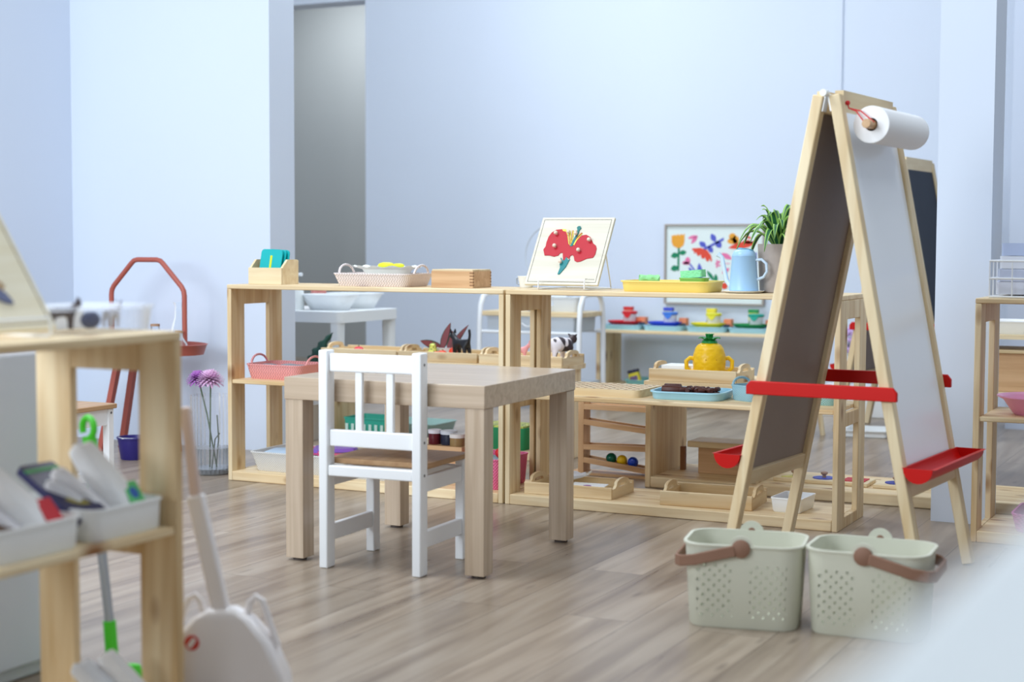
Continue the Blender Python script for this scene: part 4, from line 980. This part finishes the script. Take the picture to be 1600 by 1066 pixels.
t = thing('glass_vase', 'tall ribbed clear vase on the floor beside the shelf', 'vase', (-1.168, .105, 0), 0)
def ribbed(h0, h1, r, amp=.0016, n=120):
    return [[((r+amp*math.cos(30*2*PI*i/n))*math.cos(2*PI*i/n), (r+amp*math.cos(30*2*PI*i/n))*math.sin(2*PI*i/n), z) for i in range(n)] for z in (h0, h1)]
v = MB(); v.loft(ribbed(.004, .268, .071), False, False); v.build('ribbed_glass', glass((.97, .98, 1), .03, .05), t)
MB().lathe([(.066, 0), (.07, .004), (.07, .016), (.066, .02), (.002, .016)], 40).build('base', glass((.95, .98, 1), .03, .12), t)
MB().lathe([(.067, .02), (.067, .088), (.0665, .089), (.001, .089)], 40).build('water', glass((.93, .95, .97), .02, .04), t)
def mum(label, loc, col, rz, tilt, r=.042):
    t = thing('cut_flower', label, 'flower', (loc[0], loc[1], .02), 0, 'chrysanthemums in the ribbed vase')
    tip = Vector((loc[2], loc[3], loc[4]))
    MB().tube([(loc[5], loc[6], 0), (loc[5]*.4+tip.x*.5, loc[6]*.4+tip.y*.6, tip.z*.6), tuple(tip)], .0028, 6).build('stem', plain((92, 112, 84), .6), t)
    mb = MB(); q = random.Random(int(r*1e4))
    for k in range(130):
        a = k*2.399; f = (k+.5)/130; el = 1.45-2.0*f; L = r*(.80+.2*f)*q.uniform(.9, 1.05)
        d = Vector((math.cos(a)*math.cos(el), math.sin(a)*math.cos(el), math.sin(el)*.85)); s = Vector((-math.sin(a), math.cos(a), 0))*r*.10; b0 = tip+Vector((0, 0, 0))
        pts = [b0+d*L*.15-s*.4, b0+d*L*.15+s*.4, b0+d*L*.7+s, b0+d*L+s*.4+Vector((0, 0, -.004*f)), b0+d*L-s*.4+Vector((0, 0, -.004*f)), b0+d*L*.7-s]
        mb.add([tuple(p) for p in pts], [(0, 1, 2, 5), (5, 2, 3, 4)])
    o = mb.build('flower_head', plain(col, .6, var=.15), t); o.modifiers.new('thick', 'SOLIDIFY').thickness = .0008
    return t
mum('pale pink chrysanthemum leaning right in the ribbed vase', (-1.168, .105, .0, -.005, .300, -.01, .0), (226, 184, 220), 0, 0, .052)
mum('purple chrysanthemum leaning left in the ribbed vase', (-1.168, .105, -.055, .0, .298, .012, .01), (176, 112, 190), 0, 0, .046)
for k, (x, y, tx, ty) in enumerate(((.02, .01, .012, .0), (.028, -.02, .03, -.01))):
    o = MB().tube([(x*.5, y, .02), (x, y, .12), (tx+.01, ty, .20-.06*k)], .0024, 6).build('leafless_twig', plain((92, 104, 84), .6)); o.location = (-1.168, .105, 0); tag(o, ['taller bare green twig standing in the ribbed vase', 'shorter bare green twig standing in the ribbed vase'][k], 'twig')
t = thing('bucket', 'small dark purple bucket with wire handle on the floor', 'bucket', (-1.632, .255, 0), 0)
MB().lathe([(.045, 0), (.047, .003), (.058, .075), (.061, .076), (.061, .081), (.056, .081), (.043, .005)], 28).build('body', plain((44, 36, 112), .4), t)
MB().tube([(-.06, 0, .074), (-.045, -.036, .079), (0, -.062, .081), (.045, -.036, .079), (.06, 0, .074)], .002, 6).build('handle', WIRE, t)

# ================================================================ near shelf at left
FX = .53
def bin_(label, y, z, w=.17, d=.21, h=.050):
    t = thing('plastic_bin', label, 'bin', (FX-.118, y, z), PI/2, 'white bins of towels')
    MB().tub(w, d, h, .02, .0025, .94, .003).build('body', WPLAST, t)
bin_('white bin nearest the shelf end, towels and dark packet inside', -2.312, MS); bin_('white bin further left, cut by the photo edge', -2.512, MS, .19)
def slab(label, loc, rot, w, h, th, col, name='packet', cat='packet', extra=()):
    t = thing(name, label, cat, loc, 0); t.rotation_euler = rot
    MB().loft([rr(w, h, .006, z, 0, h/2) for z in (-th/2, th/2)]).build('cover', plain(col, .35, var=.3), t)
    for nm, pts, c in extra: MB().poly(pts, th/2, th/2+.0008).build(nm, plain(c, .5), t)
# local frame: towels lean back from the front face of the bins
def lean_towel(label, y, x, z, ang, h, w, col, lab=None, thk=.03, yaw=0, sh=0):
    t = thing('folded_towel', label, 'towel', (x, y, z), 0, 'folded towels in the white bins'); t.rotation_euler = (R(90)-ang, 0, R(90)+yaw)
    n = 12; r_ = []
    for i in range(n+1):
        s = i/n; yy = h*s; wv = w/2*(1-.18*s+.05*math.sin(5*s)); tk = thk*(.75+.35*math.sin(PI*s)); 
        r_.append([(-sh*s+wv*math.copysign(abs(math.cos(a))**.5, math.cos(a)), yy+.004*math.sin(3*a), tk/2*math.copysign(abs(math.sin(a))**.7, math.sin(a))+.012*s*s) for a in [2*PI*k/24 for k in range(24)]])
    MB().loft(r_).build('cloth', plain(col, .95, bump=.6, bscale=200, var=.05), t, sub=1)
    if lab:
        o = B(-.018, .018, h*.10, h*.40, thk/2*.9, thk/2*1.12).build('label_patch', plain(lab[0], .6), t)
        if len(lab) > 1: MB().poly(circ2d(0, h*.25, .010), thk/2*1.12, thk/2*1.15).build('label_mark', plain(lab[1], .6), o)
LT = 'folded towels in the white bins'
Z1 = MS+.012
WT = (252, 252, 253)
lean_towel('white towel with green label in the bin nearest the shelf end', -2.262, FX-.05, Z1+.006, R(34), .135, .062, WT, ((104, 206, 130), (60, 110, 190)), .036, R(4), .055)
lean_towel('grey towel behind the green labelled towel', -2.300, FX-.055, Z1, R(44), .115, .034, (234, 232, 234), None, .026, R(10), .06)
lean_towel('light grey towel layer beside the dark packet', -2.325, FX-.055, Z1, R(48), .10, .03, (222, 222, 226), None, .024, R(10), .055)
slab('dark navy patterned packet lying in the first white bin', (FX-.045, -2.365, Z1+.018), (R(32), 0, R(90)), .075, .14, .012, (44, 44, 86), extra=(('green_edge', [(-.037, .12), (.037, .12), (.037, .128), (-.037, .128)], (60, 160, 90)), ('yellow_print', leaf2d(-.02, .05, .02, .03, .008), (150, 140, 60))))
lean_towel('white towel with red label in the left white bin', -2.445, FX-.05, Z1+.006, R(40), .14, .056, WT, ((206, 40, 54),), .034, R(6), .075)
lean_towel('grey towel next to the red labelled towel', -2.49, FX-.055, Z1, R(48), .12, .035, (230, 228, 232), None, .024, R(10), .06)
slab('brown patterned packet lying in the left white bin', (FX-.045, -2.55, Z1+.012), (R(28), 0, R(90)), .07, .12, .012, (92, 66, 50))
lean_towel('grey towel on the bottom board near the shelf end', -2.262, FX-.05, BB+.004, R(44), .112, .055, (236, 238, 242), None, .03, R(4), .06)
lean_towel('white towel leaning beside the grey one on the bottom board', -2.240, FX-.035, BB+.006, R(38), .115, .035, WT, None, .034, R(6), .045)
lean_towel('grey white towel at the left of the bottom board', -2.47, FX-.05, BB+.002, R(50), .130, .08, (236, 238, 244), None, .034, R(8), .04)

# blurred puzzle on stand and clear box on its top
t = thing('bird_puzzle', 'blurred pale puzzle board with small bird on the near shelf', 'puzzle', (.455, -2.525, T+.012), R(90))
t.rotation_euler = (R(90-33), 0, R(90))
B(-.12, .12, 0, .24, -.009, 0).build('board', wood('x', (246, 238, 214), (236, 224, 192), None, fine=40, tint=.02), t, bevel=.001)
MB().box(-.112, .112, .01, .0118, 0, .0005).box(.110, .112, .01, .23, 0, .0005).box(-.112, -.110, .01, .23, 0, .0005).build('border_line', plain((150, 140, 120), .6), t)
MB().poly(leaf2d(-.01, .085, .055, .075, .018), 0, .0025).build('bird_body', plain((180, 150, 110), .5), t)
MB().poly(leaf2d(.0, .085, .05, .115, .012), 0, .003).build('bird_wing', plain((70, 66, 84), .5), t)
MB().poly(leaf2d(.02, .075, .055, .045, .010), 0, .003).build('bird_tail', plain((96, 104, 140), .5), t)
wire_stand('white wire stand under the blurred bird puzzle', (.47, -2.525, T), .15, R(90))
t = thing('clear_box', 'clear plastic box of toy animals on the near shelf', 'box', (.40, -2.30, T), R(90))
CB = glass((.97, .98, 1), .05, .025)
v = MB(); v.loft([rr(.20, .13, .012, 0), rr(.21, .14, .014, .038)], True, False); v.build('body', CB, t)
MB().loft([rr(.215, .145, .015, .037), rr(.215, .145, .015, .042)]).build('lid', CB, t)
animal('horse_figure', 'dark brown toy horse lying in the clear box', (.41, -2.345, T+.004), R(60), plain((72, 58, 60), .5), .50, 'down', ears=(.008, .8, .001))
animal('cow_figure', 'navy and white toy cow at right in the clear box', (.43, -2.255, T+.004), R(100), plain((206, 206, 214), .5, var=.3), .44, 'down', ears=(.006, .8, .004), parts=(plain((60, 66, 96), .5),))
o = MB().ell((0, 0, 0), (.014, .018, .014), 12, 8).build('toy_penguin', plain((50, 60, 96), .5)); o.location = (.44, -2.315, T+.02); tag(o, 'dark blue rounded toy penguin in the clear box', 'toy')

# broom and dustpan
t = thing('child_broom', 'child broom with green hooked handle leaning behind the near shelf', 'broom', (.245, -2.06, 0), 0)
G = plain((74, 206, 44), .4, name='green_plastic', var=.03)
a, b = Vector((.010, 0, .07)), Vector((-.026, 0, .36))
MB().tube([tuple(a), tuple(b)], .0085, 12).build('pole', plain((170, 176, 184), .35, metal=.5), t)
MB().tube([tuple(a-Vector((-.002, 0, .05))), tuple(a+(b-a)*.16)], .0115, 12).build('socket', G, t)
u = (b-a).normalized()
MB().tube([tuple(b-u*.03), tuple(b+u*.04), tuple(b+u*.085)], [.013, .0155, .012], 12).build('grip', G, t)
c = b+u*.10
MB().tube([tuple(c+Vector((.013*math.cos(q), 0, .018*math.sin(q)))) for q in [-1.3+5.0*i/14 for i in range(15)]], .006, 8).build('hook', G, t)
MB().loft([rr(.03, .15, .01, 0, .010), rr(.028, .13, .01, .024, .010), rr(.026, .05, .01, .034, .010)]).build('brush_head', G, t)

t = thing('dustpan', 'white long-handled dustpan standing at the near shelf end', 'dustpan', (.552, -2.125, 0), R(20))
DW = plain((240, 234, 232), .2, name='glossy_white_plastic', var=.02)
MB().loft([[(-.112, -.02, 0), (.112, -.02, 0), (.112, .04, 0), (-.112, .04, 0)], [(-.104, -.034, .08), (.104, -.034, .08), (.104, .03, .08), (-.104, .03, .08)], [(-.080, -.036, .135), (.080, -.036, .135), (.080, .025, .135), (-.080, .025, .135)],
           [(-.050, -.034, .172), (.050, -.034, .172), (.050, .015, .172), (-.050, .015, .172)], [(-.020, -.026, .190), (.020, -.026, .190), (.020, .01, .190), (-.020, .01, .190)]]).build('pan', DW, t, bevel=.008)
MB().bar((0, -.01, .165), (-.046, -.01, .375), .028, .020, (1, 0, 0)).build('handle_lower', DW, t, bevel=.004)
MB().bar((-.044, -.01, .36), (-.062, -.01, .52), .018, .013, (1, 0, 0)).build('handle_upper', plain((222, 200, 190), .4), t, bevel=.004)
for s in (-1, 1):
    MB().tube([(s*.034, 0, .165), (s*.042, 0, .196), (s*.052, 0, .206), (s*.062, 0, .200), (s*.088, 0, .125)], .006, 8).build('loop', DW, t)
MB().at((-.046, -.0365, .135), (PI/2, 0, 0)).lathe([(.0125, -.003), (.0125, .001)], 20).build('sticker', plain((206, 70, 60), .5), t)
MB().at((-.046, -.0378, .135), (PI/2, R(35), 0)).loft([rr(.008, .018, .003, z) for z in (0, .0012)]).build('sticker_mark', plain((236, 228, 224), .5), t)
t = thing('storage_cabinet', 'white low cabinet standing behind the near shelf', 'cabinet', (-.08, -2.36, 0), 0)
B(-.17, .163, -.37, .37, 0, .60).build('body', wallmat((222, 226, 234), 'cabinet_paint'), t, bevel=.006)
for y0, y1 in ((-.365, -.002), (.002, .365)):
    d = B(.163, .18, y0, y1, .03, .59).build('door', wallmat((214, 219, 228), 'cabinet_paint'), t, bevel=.003)
    yk = y1-.04 if y0 < -.1 else y0+.04
    MB().at((.18, yk, .34), (0, PI/2, 0)).lathe([(.006, 0), (.006, .012), (.012, .016), (.010, .022), (.001, .023)], 14).build('knob', WIRE, d)

# ================================================================ right side things
t = thing('wire_basket', 'white wire basket of papers on the right edge shelf', 'basket', (1.60, .175, T), 0)
f = MB(); x0, x1, y0, y1 = -.20, .20, -.12, .11
for z in (.004, .052, .098): f.tube([(x0, y0, z), (x1, y0, z), (x1, y1, z), (x0, y1, z)], .0028, 6, True)
for i in range(8):
    x = x0+(x1-x0)*i/7
    for y in (y0, y1): f.tube([(x, y, .004), (x, y, .098)], .0018, 6)
for i in range(1, 4):
    y = y0+(y1-y0)*i/4
    for x in (x0, x1): f.tube([(x, y, .004), (x, y, .098)], .0018, 6)
    f.tube([(x0, y, .004), (x1, y, .004)], .0018, 6)
f.build('wire_frame', WIRE, t)
for k in range(4):
    z = .01+k*.034
    o = MB().loft([rr(.36, .19, .01, zz) for zz in (0, .005, .029, .033)]).build('paper_stack', plain([(226, 232, 248), (212, 222, 246), (232, 238, 250), (190, 206, 240)][k], .7, var=.04)); o.location = (1.593+.004*k, .17, T+z)
    tag(o, ['lowest folded white paper stack in the wire basket', 'second paper stack from the bottom of the wire basket', 'third paper stack from the bottom of the wire basket', 'top pale blue paper stack in the wire basket'][k], 'paper', 'paper stacks in the wire basket')
t = thing('bowl', 'pink plastic bowl on the right edge shelf', 'bowl', (1.515, .165, MS), 0)
MB().lathe([(.06, 0), (.065, .004), (.09, .040), (.106, .048), (.106, .051), (.088, .045), (.06, .006), (.002, .005)], 36).build('body', plain((248, 170, 212), .35, var=.02), t)
woven_tray('plastic_basket', 'pink basket of papers at the bottom of the right edge shelf', (1.585, .16, BB), 0, .24, .22, .05, weave((224, 130, 190), 'dots', .9), handles=False)
for k in range(3):
    o = B(-.08, .08, -.001, .001, 0, .10).build('leaflet', plain([(214, 220, 230), (190, 200, 216), (226, 230, 238)][k], .5)); o.location = (1.565+.03*k, .13+.03*k, BB+.03); o.rotation_euler = (R(-40), 0, R(-15))
    tag(o, ['front leaflet leaning in the low pink basket', 'middle leaflet leaning in the low pink basket', 'rear leaflet leaning in the low pink basket'][k], 'leaflet', 'leaflets in the low pink basket')
# another low shelf behind
t = thing('low_bench', 'low pine shelf with tan box behind the right edge shelf', 'bench', (1.02, 1.15, 0), 0)
B(0, .9, 0, .29, .476, .49).build('top_board', clear_pine('x'), t); B(0, .9, 0, .29, .285, .30).build('middle_board', clear_pine('x'), t)
for x in (.0, .882): B(x, x+.018, .003, .287, 0, .476).build('side_panel', pine('z'), t)
t = thing('wooden_box', 'tan wooden box with pale lid on the far right low shelf', 'box', (1.235, 1.28, .30), 0)
B(-.15, .12, -.10, .10, 0, .128).build('body', beech('x'), t, bevel=.002); B(-.165, .135, -.11, .11, .128, .140).build('lid', clear_pine('x'), t, bevel=.002)
t = thing('plastic_tray', 'white tray with red toy on the far right low shelf', 'tray', (1.225, 1.27, .49), 0)
MB().tub(.24, .17, .045, .012, .002, .86, .003).build('body', WPLAST, t)
blob('toy_radish', 'red round toy in the white tray at the far right', (1.20, 1.26, .495), (.022, 0, .03), (216, 46, 76), 'toy food')
# far floor things seen under the easel
t = thing('low_platform', 'low white platform against the wall behind the big easel', 'platform', (.33, 2.96, 0), 0)
B(-.14, .17, -.10, .12, 0, .14).build('body', WPLAST, t, bevel=.004)
t = thing('flower_vase', 'white vase standing on the low white platform', 'vase', (.285, 2.97, .14), 0)
MB().lathe([(.024, 0), (.028, .02), (.022, .07), (.024, .105), (.03, .118), (.026, .118)], 24).build('body', WPLAST, t)
for k, (x, z, lab) in enumerate(((.0, .185, 'left lilac flower bunch in the white vase'), (.088, .165, 'right lilac flower bunch in the white vase'))):
    t = thing('cut_flower', lab, 'flower', (.285, 2.97, .18), 0, 'lilac flowers in the white vase')
    MB().tube([(0, 0, 0), (x*.5, 0, z*.6), (x, 0, z-.03)], .003, 6).build('stem', plain((90, 110, 80), .6), t)
    mb = MB()
    for q in range(26):
        d = Vector((rnd.gauss(0, 1), rnd.gauss(0, 1), rnd.gauss(0, 1.2))).normalized(); mb.ell(tuple(Vector((x, 0, z-.02))+Vector((d.x*.026, d.y*.026, d.z*.052))), (.015, .015, .012), 7, 5)
    mb.build('flower_head', plain((206, 176, 224), .7, var=.15), t)
t = thing('plastic_tray', 'white tray lying on the floor behind the big easel', 'tray', (.565, 2.21, 0), R(8))
MB().tub(.19, .20, .03, .015, .003, .88, .014).build('body', WPLAST, t)
t = thing('round_stool', 'small stool with round pale legs behind the right shelf unit', 'stool', (.29, 2.08, 0), 0)
MB().lathe([(.12, .235), (.13, .24), (.13, .25), (.12, .255)], 32).build('seat', clear_pine('x'), t)
for a in (26, 116, 206, 296):
    MB().tube([(.085*math.cos(R(a)), .085*math.sin(R(a)), .236), (.12*math.cos(R(a)), .12*math.sin(R(a)), 0)], [.013, .011], 12).build('leg', clear_pine('z'), t)
woven_tray('woven_basket', 'pale teal woven basket at the right end of the middle board', (.93, .17, MS), 0, .11, .12, .04, weave((160, 206, 206), 'dots', 1.2), handles=False)

# near white table, far out of focus
t = thing('white_table', 'blurred white table corner close to the camera at bottom right', 'table', (0, 0, 0), 0)
TABLE_PTS = [(2.0257, -4.1666), (2.0415, -3.3754), (2.5914, -3.3863), (2.5756, -4.1775)]
MB().poly(TABLE_PTS, .675, .70).build('table_top', plain((226, 230, 230), .4, var=.02), t, bevel=.006)
cx = sum(p[0] for p in TABLE_PTS)/4; cy = sum(p[1] for p in TABLE_PTS)/4
for p in TABLE_PTS:
    q = (p[0]+(cx-p[0])*.12, p[1]+(cy-p[1])*.12); MB().loft([rr(.035, .035, .006, z, *q) for z in (0, .675)]).build('leg', WPLAST, t)
